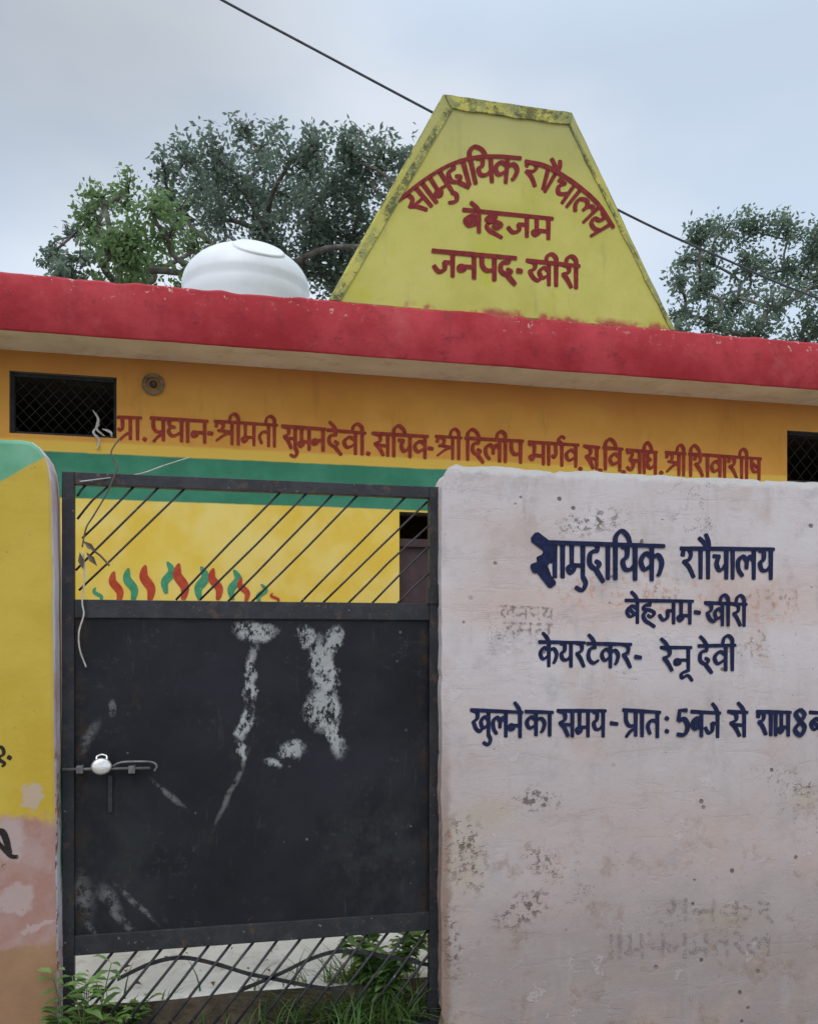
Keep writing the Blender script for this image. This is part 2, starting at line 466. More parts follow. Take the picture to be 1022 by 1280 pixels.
zGreenTop = (V(100, 563, YB).z + V(545, 589, YB).z) / 2
zGreenLow = (V(100, 620, YB).z + V(497, 640, YB).z) / 2
zPanelLow = V(300, 751, YB).z
def m_building_paint():
    nb = NB('ochre_and_green_distemper')
    wob = nb.math('ADD', nb.z, nb.math('MULTIPLY', nb.math('SUBTRACT', nb.noise(5, 4, 0.6), 0.5), 0.016))
    och = nb.mix(nb.ss(nb.noise(1.8, 5, 0.6), 0.3, 0.7), (0.62, 0.270, 0.036), (0.70, 0.34, 0.060))
    st = nb.ss(nb.noise(3.0, 6, 0.7, stretch=(2.5, 1, 0.5)), 0.55, 0.75)
    och = nb.mix(nb.math('MULTIPLY', st, 0.4), och, (0.36, 0.16, 0.035))
    top = nb.ss(nb.math('ADD', nb.z, nb.math('MULTIPLY', nb.noise(2.2, 5, 0.6), 0.25)), zR0 - 0.10, zR0 + 0.10)  # shade under the roof overhang, painted into the ochre
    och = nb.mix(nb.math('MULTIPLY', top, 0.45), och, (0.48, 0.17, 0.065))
    col = nb.mix(nb.ss(wob, zGreenTop + 0.075, zGreenTop + 0.055), och, (0.72, 0.46, 0.07))
    grn = nb.mix(nb.ss(nb.noise(4, 5, 0.65), 0.35, 0.7), (0.026, 0.190, 0.105), (0.050, 0.25, 0.155))
    col = nb.mix(nb.ss(wob, zGreenTop + 0.006, zGreenTop - 0.006), col, grn)
    low = nb.mix(nb.ss(nb.noise(1.5, 4, 0.6), 0.35, 0.65), (0.78, 0.52, 0.055), (0.83, 0.60, 0.10))
    edge = nb.ss(nb.noise(3, 4, 0.6), 0.4, 0.65)
    low = nb.mix(nb.math('MULTIPLY', edge, 0.25), low, (0.88, 0.78, 0.40))
    col = nb.mix(nb.ss(wob, zGreenLow + 0.005, zGreenLow - 0.005), col, low)
    return nb.done(col, 0.8, plaster_bump(nb), 0.3, 0.008)

def m_red():
    nb = NB('red_oxide_paint')
    col = nb.mix(nb.ss(nb.noise(2.5, 6, 0.65), 0.35, 0.68), (0.36, 0.022, 0.030), (0.49, 0.050, 0.062))
    st = nb.ss(nb.noise(4.5, 6, 0.7, stretch=(2.0, 1, 0.35)), 0.55, 0.75)
    col = nb.mix(nb.math('MULTIPLY', st, 0.5), col, (0.24, 0.03, 0.035))
    pale = nb.ss(nb.noise(3.3, 5, 0.7, off=(4, 4, 1)), 0.56, 0.74)
    col = nb.mix(nb.math('MULTIPLY', pale, 0.28), col, (0.52, 0.16, 0.15))
    tz = nb.ss(nb.z, zR1 - 0.14, zR1)
    ch = nb.math('MULTIPLY', nb.ss(nb.noise(21, 4, 0.7), 0.60, 0.66), tz)
    ch = nb.math('MULTIPLY', ch, nb.ss(nb.noise(2.2, 2, 0.5, off=(8, 1, 1)), 0.36, 0.5))
    col = nb.mix(ch, col, (0.62, 0.52, 0.44))
    dk = nb.math('MULTIPLY', nb.ss(nb.noise(9, 6, 0.78), 0.55, 0.68), 0.55)
    col = nb.mix(dk, col, (0.17, 0.02, 0.025))
    return nb.done(col, 0.8, plaster_bump(nb, 3), 0.7, 0.014, spec=0.3)

def m_plain(name, a, b, scale=4, rough=0.85, bs=0.35, bd=0.008, dirt=None, dirt_amt=0.5):
    nb = NB(name)
    col = nb.mix(nb.ss(nb.noise(scale, 6, 0.65), 0.32, 0.68), a, b)
    if dirt: col = nb.mix(nb.math('MULTIPLY', nb.ss(nb.noise(scale * 2.3, 6, 0.7, off=(5, 3, 8)), 0.5, 0.7), dirt_amt), col, dirt)
    return nb.done(col, rough, plaster_bump(nb, scale), bs, bd)

def m_pediment():
    nb = NB('lemon_yellow_paint')
    col = nb.mix(nb.ss(nb.noise(2.2, 5, 0.6), 0.3, 0.7), (0.50, 0.46, 0.085), (0.60, 0.54, 0.14))
    gr = nb.ss(nb.noise(3.4, 5, 0.65, off=(2, 7, 3)), 0.52, 0.72)
    gr = nb.math('MULTIPLY', gr, nb.ss(nb.z, 4.55, 3.75))
    col = nb.mix(nb.math('MULTIPLY', gr, 0.7), col, (0.50, 0.50, 0.025))
    zt = nb.ss(nb.z, 4.4, 5.0)
    col = nb.mix(nb.math('MULTIPLY', zt, 0.6), col, (0.36, 0.36, 0.17))
    st = nb.ss(nb.noise(5, 6, 0.72, stretch=(1.6, 1, 0.4)), 0.53, 0.72)
    col = nb.mix(nb.math('MULTIPLY', st, 0.45), col, (0.33, 0.32, 0.11))
    spk = nb.ss(nb.math('ADD', nb.vor(5.5), nb.math('MULTIPLY', nb.noise(30, 2), 0.05)), 0.055, 0.035)
    col = nb.mix(nb.math('MULTIPLY', spk, 0.7), col, (0.12, 0.11, 0.05))
    foot = nb.math('MULTIPLY', nb.ss(nb.math('ADD', nb.z, nb.math('MULTIPLY', nb.noise(9, 4, 0.7), 0.09)), zR1 + 0.10, zR1 + 0.055), 0.9)
    foot = nb.math('MULTIPLY', foot, nb.ss(nb.noise(6, 3, 0.6, off=(0, 3, 3)), 0.42, 0.55))
    col = nb.mix(foot, col, (0.40, 0.05, 0.05))
    return nb.done(col, 0.75, plaster_bump(nb, 2.5), 0.4, 0.010)

def m_pediment_edge():
    nb = NB('mossy_yellow_cement')
    col = nb.mix(nb.ss(nb.noise(6, 6, 0.7), 0.35, 0.65), (0.36, 0.36, 0.115), (0.25, 0.26, 0.12))
    col = nb.mix(nb.ss(nb.noise(4.5, 6, 0.75, off=(8, 3, 3)), 0.46, 0.56), col, (0.55, 0.50, 0.12))
    bk = nb.ss(nb.noise(8, 6, 0.78, off=(3, 1, 9)), 0.50, 0.60)
    col = nb.mix(nb.math('MULTIPLY', bk, 0.8), col, (0.075, 0.08, 0.045))
    return nb.done(col, 0.85, nb.math('ADD', plaster_bump(nb, 5), nb.math('MULTIPLY', bk, -0.6)), 0.7, 0.012)

def m_gate_sheet():
    nb = NB('black_enamel_sheet')
    wa, wb = nb.warp(11, 0.085), nb.warp(48, 0.035)
    w = (nb.math('ADD', wa[0], nb.math('SUBTRACT', wb[0], nb.x)), nb.math('ADD', wa[1], nb.math('SUBTRACT', wb[1], nb.z)))
    w2 = nb.warp(7, 0.05)
    col = nb.mix(nb.ss(nb.noise(2.2, 5, 0.6), 0.35, 0.65), (0.026, 0.028, 0.036), (0.040, 0.043, 0.057))
    gs = nb.many([nb.blob(w2, px(135, 1080, YG), (0.15, 0.25), 0, 0.8), nb.blob(w2, px(470, 1060, YG), (0.2, 0.2), 0, 0.9)])
    col = nb.mix(nb.math('MULTIPLY', gs, nb.ss(nb.noise(9, 5, 0.7), 0.40, 0.62)), col, (0.055, 0.062, 0.062))
    sm = nb.ss(nb.noise(3, 6, 0.7, stretch=(1, 1, 0.4)), 0.55, 0.75)
    col = nb.mix(nb.math('MULTIPLY', sm, 0.55), col, (0.085, 0.094, 0.115))
    scf = nb.math('MULTIPLY', nb.ss(nb.noise(30, 6, 0.8), 0.56, 0.66), nb.ss(nb.noise(3.5, 4, 0.6, off=(5, 2, 8)), 0.45, 0.62))
    col = nb.mix(nb.math('MULTIPLY', scf, 0.5), col, (0.12, 0.125, 0.13))
    lin = nb.math('MULTIPLY', nb.ss(nb.noise(14, 5, 0.8, stretch=(3.5, 1, 0.35)), 0.60, 0.70), nb.ss(nb.noise(2.4, 3, 0.6, off=(1, 2, 3)), 0.42, 0.6))
    col = nb.mix(nb.math('MULTIPLY', lin, 0.45), col, (0.15, 0.155, 0.16))
    P = lambda u, v: px(u, v, YG)
    s = 1 / 340.0
    pe = nb.many([nb.blob(w, P(318, 790), (26 * s, 13 * s), -0.1, 0.25), nb.blob(w, P(312, 850), (8 * s, 42 * s), -0.06, 0.3), nb.blob(w, P(306, 905), (10 * s, 22 * s), -0.3, 0.3), nb.blob(w, P(303, 940), (5 * s, 12 * s), 0, 0.4),
                  nb.blob(w, P(384, 797), (11 * s, 13 * s), 0.5, 0.3), nb.blob(w, P(417, 800), (10 * s, 18 * s), -0.5, 0.3), nb.blob(w, P(404, 835), (17 * s, 36 * s), 0.12, 0.25), nb.blob(w, P(404, 885), (22 * s, 28 * s), 0.05, 0.25),
                  nb.blob(w, P(418, 920), (9 * s, 28 * s), 0.35, 0.3), nb.blob(w, P(365, 938), (17 * s, 11 * s), 0.1, 0.3), nb.blob(w, P(345, 955), (12 * s, 5 * s), -0.4, 0.4)])
    fine = nb.ss(nb.noise(30, 7, 0.82, stretch=(1, 1, 0.55)), 0.455, 0.49)
    pe = nb.math('MULTIPLY', pe, fine)
    sp = nb.math('MULTIPLY', nb.ss(nb.math('ADD', nb.vor(17), nb.math('MULTIPLY', nb.noise(50, 2), 0.12)), 0.17, 0.12), nb.ss(nb.noise(4, 3, 0.6, off=(6, 1, 2)), 0.5, 0.62))
    sc = nb.many([nb.blob(w2, P(290, 985), (3 * s, 45 * s), -0.42, 0.6), nb.blob(w2, P(152, 1150), (4 * s, 45 * s), 0.62, 0.6), nb.blob(w2, P(212, 995), (3 * s, 24 * s), 0.8, 0.6), nb.blob(w2, P(141, 886), (4.5 * s, 10 * s), 0, 0.3), nb.blob(w2, P(110, 925), (6 * s, 20 * s), -0.5, 0.7), nb.blob(w2, P(170, 1130), (3 * s, 34 * s), 0.75, 0.5), nb.blob(w2, P(118, 1165), (3 * s, 40 * s), 0.5, 0.5), nb.blob(w2, P(105, 1120), (10 * s, 26 * s), 0.2, 0.8), nb.blob(w2, P(140, 1125), (7 * s, 20 * s), 0.5, 0.6)])
    mk = nb.math('MULTIPLY', nb.many([sp, nb.math('MULTIPLY', sc, nb.ss(nb.noise(28, 5, 0.8), 0.40, 0.56))]), 0.55)
    col = nb.mix(mk, col, (0.40, 0.41, 0.42))
    col = nb.mix(nb.math('MULTIPLY', pe, 0.92), col, nb.mix(nb.noise(30, 4, 0.7), (0.40, 0.43, 0.46), (0.80, 0.83, 0.86)))
    seam = nb.many([nb.ss(nb.z, zb0 + .09, zb0 + .02), nb.ss(nb.z, zm1 - .09, zm1 - .05), nb.ss(nb.x, gxl + .11, gxl + .06), nb.ss(nb.x, gxr - .10, gxr - .055)])
    rust = nb.math('ADD', nb.math('MULTIPLY', nb.ss(nb.noise(6, 6, 0.7, off=(3, 3, 3)), 0.60, 0.72), 0.5), nb.math('MULTIPLY', seam, nb.ss(nb.noise(11, 6, 0.78, off=(3, 8, 3)), 0.47, 0.62)), True)
    col = nb.mix(rust, col, (0.085, 0.055, 0.040))
    return nb.done(col, nb.ss(nb.noise(5, 5, 0.6), 0.3, 0.7, 0.42, 0.62), nb.math('ADD', nb.noise(2.5, 3), nb.math('MULTIPLY', pe, 0.15)), 0.25, 0.02, spec=0.4)

def m_iron():
    nb = NB('black_painted_iron')
    col = nb.mix(nb.ss(nb.noise(14, 5, 0.7), 0.4, 0.65), (0.016, 0.017, 0.022), (0.032, 0.033, 0.038))
    col = nb.mix(nb.math('MULTIPLY', nb.ss(nb.noise(22, 5, 0.75, off=(2, 2, 2)), 0.56, 0.66), 0.7), col, (0.095, 0.052, 0.034))
    col = nb.mix(nb.math('MULTIPLY', nb.ss(nb.noise(45, 4, 0.7, off=(7, 7, 2)), 0.66, 0.70), 0.7), col, (0.32, 0.31, 0.30))
    return nb.done(col, 0.55, nb.noise(60, 3), 0.3, 0.003)

def m_simple(name, c, rough=0.6, metal=0.0, var=0.25, scale=12):
    nb = NB(name)
    lo = tuple(x * (1 - var) for x in c)
    hi = tuple(min(1, x * (1 + var)) for x in c)
    return nb.done(nb.mix(nb.ss(nb.noise(scale, 5, 0.65), 0.35, 0.65), lo, hi), rough, nb.noise(scale * 4, 3), 0.15, 0.003, metal)

def m_brush(name, a, b, wear=0.0, und=(0.6, 0.5, 0.5)):
    """sign painter's enamel: uneven coats, a little worn through"""
    nb = NB(name)
    col = nb.mix(nb.ss(nb.noise(26, 5, 0.65), 0.3, 0.7), a, b)
    thin = nb.math('MULTIPLY', nb.ss(nb.noise(75, 5, 0.8, stretch=(1, 1, .6)), 0.55, 0.70), 0.45)
    col = nb.mix(thin, col, tuple(min(1, q * 2.4 + .02) for q in b))
    m = nb.done(col, 0.65, spec=0.25)
    if wear > 0:
        t = nb.n.new('ShaderNodeBsdfTransparent')
        mx = nb.n.new('ShaderNodeMixShader')
        nb.put(mx.inputs[0], nb.ss(nb.noise(48, 5, 0.78), wear + 0.07, wear - 0.07))
        nb.l.new(t.outputs[0], mx.inputs[1]); nb.l.new(nb.p.outputs[0], mx.inputs[2]); nb.l.new(mx.outputs[0], nb.out.inputs[0])
    return m

def m_leaf(name, cols, trans=0.35):
    nb = NB(name)
    r = nb.n.new('ShaderNodeValToRGB')
    r.color_ramp.elements[0].color = (*cols[0], 1)
    r.color_ramp.elements[1].color = (*cols[-1], 1)
    for i, c in enumerate(cols[1:-1]):
        e = r.color_ramp.elements.new((i + 1) / (len(cols) - 1)); e.color = (*c, 1)
    nb.l.new(nb.isl, r.inputs[0])
    nb.done(r.outputs[0], 0.5)
    t = nb.n.new('ShaderNodeBsdfTranslucent')
    nb.l.new(r.outputs[0], t.inputs[0])
    mx = nb.n.new('ShaderNodeMixShader')
    mx.inputs[0].default_value = trans
    nb.l.new(nb.p.outputs[0], mx.inputs[1]); nb.l.new(t.outputs[0], mx.inputs[2]); nb.l.new(mx.outputs[0], nb.out.inputs[0])
    return nb.m

M = dict(
    white=m_white_wall(), yellow=m_yellow_wall(), bpaint=m_building_paint(), red=m_red(), ped=m_pediment(), pedge=m_pediment_edge(),
    sheet=m_gate_sheet(), iron=m_iron(),
    soffit=m_plain('bare_cement_soffit', (0.66, 0.53, 0.43), (0.76, 0.64, 0.53), 3, dirt=(0.44, 0.31, 0.21)),
    rooftop=m_plain('rooftop_cement', (0.25, 0.24, 0.22), (0.36, 0.34, 0.31), 3, dirt=(0.12, 0.11, 0.09)),
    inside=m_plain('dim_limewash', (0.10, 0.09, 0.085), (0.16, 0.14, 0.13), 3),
    pave=m_plain('pale_courtyard_cement', (0.72, 0.72, 0.71), (0.86, 0.86, 0.85), 5, dirt=(0.42, 0.38, 0.33), dirt_amt=0.5),
    ground=m_plain('damp_earth', (0.075, 0.055, 0.038), (0.16, 0.12, 0.085), 6, 0.95, 0.9, 0.03, dirt=(0.05, 0.045, 0.025)),
    road=m_plain('dusty_lane', (0.20, 0.17, 0.13), (0.30, 0.26, 0.21), 4, 0.95, 0.6, 0.02, dirt=(0.11, 0.09, 0.07)),
    red_ink=m_brush('maroon_sign_enamel', (0.17, 0.012, 0.014), (0.26, 0.026, 0.024)),
    red_ink2=m_brush('faded_maroon_sign_enamel', (0.23, 0.024, 0.014), (0.33, 0.046, 0.022), 0.70),
    blue_ink=m_brush('navy_sign_enamel', (0.006, 0.008, 0.036), (0.012, 0.018, 0.070)),
    black_ink=m_brush('black_sign_enamel', (0.012, 0.010, 0.010), (0.03, 0.025, 0.02), 0.62),
    ghost=m_brush('washed_out_old_paint', (0.27, 0.225, 0.215), (0.36, 0.31, 0.29), 0.47),
    ghost_red=m_brush('washed_out_red_paint', (0.47, 0.29, 0.23), (0.52, 0.36, 0.30), 0.44),
    flame_red=m_brush('brick_red_motif', (0.42, 0.045, 0.020), (0.52, 0.08, 0.035)),
    flame_green=m_brush('sea_green_motif', (0.05, 0.24, 0.12), (0.08, 0.32, 0.18)),
    tank=m_simple('white_tank_plastic', (0.78, 0.80, 0.82), 0.38, 0, 0.05, 4),
    steel=m_simple('bright_lock_steel', (0.82, 0.80, 0.76), 0.28, 0.75, 0.1, 30),
    galv=m_simple('dull_bolt_steel', (0.16, 0.155, 0.15), 0.5, 0.3, 0.3, 30),
    mesh=m_simple('rusty_wire', (0.030, 0.026, 0.026), 0.7, 0.2, 0.4, 20),
    doorp=m_simple('maroon_door_paint', (0.060, 0.030, 0.034), 0.6, 0, 0.3, 5),
    cable=m_simple('black_cable', (0.055, 0.058, 0.068), 0.6),
    cord=m_simple('frayed_pale_cord', (0.50, 0.47, 0.42), 0.9),
    twig=m_simple('dry_twig', (0.13, 0.11, 0.08), 0.9),
    cloth=m_simple('dirty_white_rag', (0.50, 0.47, 0.43), 0.9),
    bark=m_simple('grey_bark', (0.15, 0.13, 0.115), 0.95, 0, 0.4, 9),
    leaf_dark=m_leaf('dull_dark_leaves', [(0.145, 0.195, 0.155), (0.205, 0.270, 0.200), (0.170, 0.230, 0.175), (0.27, 0.34, 0.24)], 0.55),
    leaf_lime=m_leaf('fresh_green_leaves', [(0.14, 0.230, 0.095), (0.20, 0.310, 0.12), (0.26, 0.38, 0.15)], 0.55),
    leaf_mid=m_leaf('mid_green_leaves', [(0.130, 0.190, 0.145), (0.185, 0.255, 0.180), (0.25, 0.325, 0.22)], 0.55),
    weed=m_leaf('weed_leaves', [(0.10, 0.20, 0.055), (0.17, 0.30, 0.085), (0.27, 0.42, 0.14)], 0.3),
    grass=m_leaf('grass_blades', [(0.035, 0.090, 0.022), (0.070, 0.160, 0.032), (0.120, 0.220, 0.050), (0.20, 0.21, 0.08)], 0.3),
    litter=m_leaf('dead_leaves', [(0.10, 0.055, 0.028), (0.17, 0.10, 0.05), (0.22, 0.17, 0.10)], 0.1),
)

# ------------------------------------------------------------------ hand lettering
def ribbon(bm, pts, w, Y, lift, w_end=None, nib=True):
    """a brush stroke on the plane y=Y; pts are photograph pixels, w the brush width there"""
    P = [Vector((a, b)) for a, b in pts]
    Q = [P[0]]
    for p in P[1:]:
        if (p - Q[-1]).length > 0.35: Q.append(p)
    if len(Q) < 2: return
    d0, d1 = (Q[0] - Q[1]).normalized(), (Q[-1] - Q[-2]).normalized()
    Q = [Q[0] + d0 * w * 0.20] + Q + [Q[-1] + d1 * w * 0.20]
    L = [0.0]
    for a, b in zip(Q, Q[1:]): L.append(L[-1] + (b - a).length)
    rows = []
    k = len(Q)
    for i in range(k):
        d = (Q[min(i + 1, k - 1)] - Q[max(i - 1, 0)]).normalized()
        nrm = Vector((-d.y, d.x))
        ww = w
        if w_end is not None: ww = w + (w_end - w) * L[i] / L[-1]
        if nib:
            ang = math.atan2(-d.y, d.x)
            ww *= 0.78 + 0.40 * abs(math.sin(ang - R(35)))
            ww *= 1 + 0.10 * mnoise.noise(Vector((Q[i].x * 0.11, Q[i].y * 0.11, 3)))
        tt = L[i] / L[-1]
        if nib: ww *= 1.08 - 0.30 * max(0, tt - .45)
        if i in (0, k - 1): ww *= 0.55
        yy = Y - lift - 0.00012 * L[i] / L[-1]
        rows.append((bm.verts.new(V(*(Q[i] + nrm * ww / 2), yy)), bm.verts.new(V(*(Q[i] - nrm * ww / 2), yy))))
    for (a, b), (c, d) in zip(rows, rows[1:]):
        try: bm.faces.new((a, b, d, c))
        except ValueError: pass

def bar(x): return [(x, 1), (x, 0)]
GL = {   # letter: (advance, x of its upright, strokes); 1 is the head line, 0 the foot line
    'sa': (.88, .72, [[(.10, .97), (.34, .90), (.36, .66), (.10, .52)], [(.14, .53), (.34, .34), (.52, .02)], [(.30, .46), (.72, .46)], bar(.72)]),
    'aa': (.27, .12, [bar(.12)]),
    'ma': (.74, .58, [[(.18, 1), (.18, .36)], [(.18, .38), (.05, .28), (.14, .14), (.26, .26), (.20, .38)], [(.18, .36), (.58, .36)], bar(.58)]),
    'da': (.62, .36, [[(.36, 1), (.36, .80)], [(.38, .80), (.12, .72), (.09, .42), (.30, .28), (.44, .42), (.30, .50)], [(.30, .28), (.42, .12), (.58, -.08)]]),
    'ya': (.70, .56, [[(.08, .93), (.26, .90), (.26, .66), (.12, .52), (.20, .30), (.40, .30), (.56, .46)], bar(.56)]),
    'ka': (.92, .46, [bar(.46), [(.46, .66), (.24, .76), (.07, .54), (.20, .30), (.46, .46)], [(.46, .62), (.68, .72), (.82, .52), (.74, .22), (.66, .14)]]),
    'sha': (.98, .82, [[(.08, .74), (.14, .92), (.32, .96), (.42, .80), (.34, .62), (.12, .56)], [(.12, .57), (.34, .38), (.54, .04)], bar(.82)]),
    'au': (.30, .15, [bar(.15), [(.13, 1), (-.02, 1.18), (-.22, 1.34)], [(.18, 1), (.16, 1.22), (.06, 1.46)]]),
    'ca': (.74, .60, [[(.06, .74), (.34, .74)], [(.30, .74), (.20, .50), (.30, .28), (.46, .34), (.60, .52)], bar(.60)]),
    'la': (.86, .72, [bar(.72), [(.72, .60), (.56, .74), (.44, .56), (.42, .34)], [(.44, .58), (.28, .74), (.08, .58), (.10, .30), (.26, .10)]]),
    'ba': (.70, .55, [bar(.55), [(.55, .62), (.30, .74), (.08, .52), (.22, .28), (.55, .46)], [(.16, .64), (.46, .36)]]),
    'va': (.70, .55, [bar(.55), [(.55, .62), (.30, .74), (.08, .52), (.22, .28), (.55, .46)]]),
    'ha': (.80, .42, [[(.42, 1), (.42, .80)], [(.46, .80), (.20, .77), (.14, .62), (.44, .57), (.62, .45), (.48, .28), (.32, .36)], [(.26, .54), (.12, .34), (.22, .12), (.42, .0), (.64, -.14)]]),
    'ja': (.86, .70, [bar(.70), [(.70, .56), (.40, .56)], [(.42, .56), (.42, .28), (.22, .16), (.05, .38)]]),
    'na': (.72, .58, [bar(.58), [(.58, .46), (.20, .46)], [(.22, .46), (.08, .46), (.08, .30), (.24, .32), (.22, .46)]]),
    'pa': (.70, .56, [bar(.56), [(.14, 1), (.14, .58), (.30, .38), (.56, .44)]]),
    'pra': (.72, .56, [bar(.56), [(.14, 1), (.14, .58), (.30, .38), (.56, .44)], [(.56, .30), (.34, .18), (.14, -.06)]]),
    'kha': (1.06, .90, [[(.08, .97), (.32, .90), (.32, .66), (.10, .52)], [(.14, .53), (.26, .28), (.46, .16), (.58, .30)], bar(.90), [(.90, .62), (.70, .74), (.52, .54), (.64, .30), (.90, .46)]]),
    'ii': (.28, .13, [bar(.13), [(.13, 1), (.12, 1.22), (-.04, 1.36), (-.22, 1.26), (-.28, 1.02)]]),
    'i': (.27, .12, [bar(.12), [(.12, 1), (.14, 1.22), (.34, 1.38), (.56, 1.24), (.66, 1.0)]]),
    'ra': (.52, .30, [[(.10, .98), (.34, .90), (.34, .66), (.10, .54)], [(.14, .55), (.30, .34), (.46, .02)]]),
    'ga': (.64, .50, [[(.18, 1), (.20, .54), (.12, .36), (.03, .46)], bar(.50)]),
    'gra': (.66, .50, [[(.18, 1), (.20, .54), (.12, .40), (.03, .48)], bar(.50), [(.50, .32), (.30, .20), (.10, -.02)]]),
    'dha': (.76, .62, [[(.22, .94), (.08, .86), (.14, .68), (.34, .62)], [(.18, .66), (.06, .44), (.26, .24), (.62, .44)], bar(.62)]),
    'shra': (.98, .82, [[(.08, .74), (.14, .92), (.32, .96), (.42, .80), (.32, .62), (.16, .58)], [(.82, .54), (.48, .42), (.08, .12)], [(.26, .60), (.54, .56), (.82, .54)], bar(.82)]),
    'ta': (.66, .52, [bar(.52), [(.52, .62), (.26, .64), (.10, .42), (.20, .12)]]),
    'bha': (.88, .74, [[(.04, .84), (.16, .97), (.30, .80), (.28, .42)], [(.28, .42), (.20, .22), (.08, .34), (.28, .42)], [(.28, .42), (.74, .40)], bar(.74)]),
    'a': (1.12, .94, [[(.08, .84), (.26, .95), (.44, .80), (.26, .60)], [(.26, .60), (.50, .44), (.36, .12), (.06, .22)], [(.42, .54), (.94, .54)], bar(.94)]),
    'ssa': (.70, .56, [bar(.56), [(.14, 1), (.14, .58), (.30, .38), (.56, .44)], [(.18, .76), (.54, .52)]]),
    'tta': (.62, .36, [[(.36, 1), (.36, .84)], [(.42, .84), (.14, .74), (.08, .40), (.28, .18), (.54, .30)]]),
}
MARKS = {  # signs hung on the upright of the letter before
    'e': [[(0, 1), (-.10, 1.18), (-.28, 1.36)]],
    'u': [[(0, .04), (.10, -.14), (-.02, -.34), (-.26, -.26)]],
    'uu': [[(-.02, .02), (-.26, -.10), (-.24, -.28), (-.02, -.18), (.16, -.40)]],
    'reph': [[(0, 1), (-.16, 1.14), (-.02, 1.32), (.14, 1.24)]],
    'anu': [[(.0, 1.22), (.04, 1.26)]],
}
class Sign:
    def __init__(s, Y, lift=0.0012):
        s.bm, s.Y, s.lift = bmesh.new(), Y, lift
    def stroke(s, pts, w, **k):
        ribbon(s.bm, pts, w, s.Y, s.lift, **k)
        s.lift += 0.00018
        if s.lift > 0.005: s.lift = 0.0012
    def word(s, text, path, h, w, head=True, over=0.06):
        toks = text.split()
        total, last = 0.0, None
        for t in toks:
            if t in GL: total += GL[t][0]
        path = [Vector(p) for p in path]
        pp = [Vector(p) for p in catmull([tuple(p) for p in path], 8)] if len(path) > 2 else path
        cum = [0.0]
        for a, b in zip(pp, pp[1:]): cum.append(cum[-1] + (b - a).length)
        sx = cum[-1] / total
        def at(q):
            q = max(-0.05 * cum[-1], min(cum[-1] * 1.05, q))
            i = 0
            while i < len(cum) - 2 and cum[i + 1] < q: i += 1
            d = (pp[i + 1] - pp[i]).normalized()
            return pp[i] + d * (q - cum[i]), d
        straight = len(path) == 2
        def mp(x, y, ref):
            if straight:
                p, d = at(x * sx)
                dn = Vector((0.0, 1.0))
            else:
                p0, d = at(ref * sx)
                p = p0 + d * ((x - ref) * sx)
                dn = Vector((-d.y, d.x))
            return tuple(p + dn * (h * (1 - y)))
        x = 0.0
        for t in toks:
            if t in GL:
                adv, up, sts = GL[t]
                for st in sts:
                    s.stroke(catmull([mp(x + a, b, x + adv / 2) for a, b in st], 5), w)
                last = x + up
                x += adv
            else:
                for st in MARKS[t]:
                    s.stroke(catmull([mp(last + a, b, last) for a, b in st], 5), w * 0.95)
        if head:
            q = [at(cum[-1] * k / 20)[0] for k in range(21)]
            q = [(p.x, p.y + w * 0.1) for p in q]
            s.stroke(q, w * 0.98)
    def dot(s, u, v, r): s.stroke([(u - r * 0.5, v - r * 0.3), (u + r * 0.5, v + r * 0.3)], r * 1.8, nib=False)
    def dash(s, u, v, l, w): s.stroke([(u - l / 2, v), (u + l / 2, v + 1)], w)
    def done(s, m, parent, name='lettering'): return link(name, s.bm, m, parent)

# ------------------------------------------------------------------ setting: ground, lane, courtyard
bm = bmesh.new()
S = 400
vs = [bm.verts.new(p) for p in ((-S, -S, 0), (S, -S, 0), (S, S, 0), (-S, S, 0))]
bm.faces.new(vs)
tag(link('ground', bm, M['ground']), kind='structure')
bm = bmesh.new()
vs = [bm.verts.new(p) for p in ((-60, -9, 0.004), (60, -9, 0.004), (60, -0.55, 0.004), (-60, -0.55, 0.004))]
bm.faces.new(vs)
tag(link('lane', bm, M['road']), kind='structure')
ZA, ZE = 0.30, 0.20
yA = G(300, 1241, ZA).y
bm = bmesh.new()
xs = [-4.2 + i * 0.12 for i in range(80)]
fr = [(x, yA + 0.02 * mnoise.noise(Vector((x * 3, 0, 0))) + 0.012 * mnoise.noise(Vector((x * 11, 2, 0)))) for x in xs]
top = [bm.verts.new((x, y, ZA)) for x, y in fr]
bot = [bm.verts.new((x, y + 0.012, 0.06)) for x, y in fr]
bk = [bm.verts.new((x, YB, ZA)) for x, y in fr]
for i in range(len(xs) - 1):
    bm.faces.new((top[i], top[i + 1], bk[i + 1], bk[i]))
    bm.faces.new((bot[i], bot[i + 1], top[i + 1], top[i])).material_index = 1
tag(link('courtyard_pavement', bm, [M['pave'], M['ground']]), kind='structure')

bm = bmesh.new()
ny = 14
er = [[bm.verts.new((-4.2 + i * 0.05, (YG - 0.10) + (yA + 0.02 - YG + 0.10) * j / ny, 0.09 + (ZE - 0.13) * j / ny + 0.035 * mnoise.noise(Vector((i * 0.19, j * 0.4, 2))) + 0.015 * mnoise.noise(Vector((i * 0.6, j * 1.1, 5))))) for j in range(ny + 1)] for i in range(180)]
for a, b in zip(er, er[1:]):
    for j in range(ny): bm.faces.new((a[j], b[j], b[j + 1], a[j + 1])).smooth = True
lo_ = [bm.verts.new((a[0].co.x, YG - 0.16, -0.01)) for a in er]
for i in range(len(er) - 1): bm.faces.new((lo_[i], lo_[i + 1], er[i + 1][0], er[i][0]))
tag(link('courtyard_earth', bm, M['ground']), kind='structure')

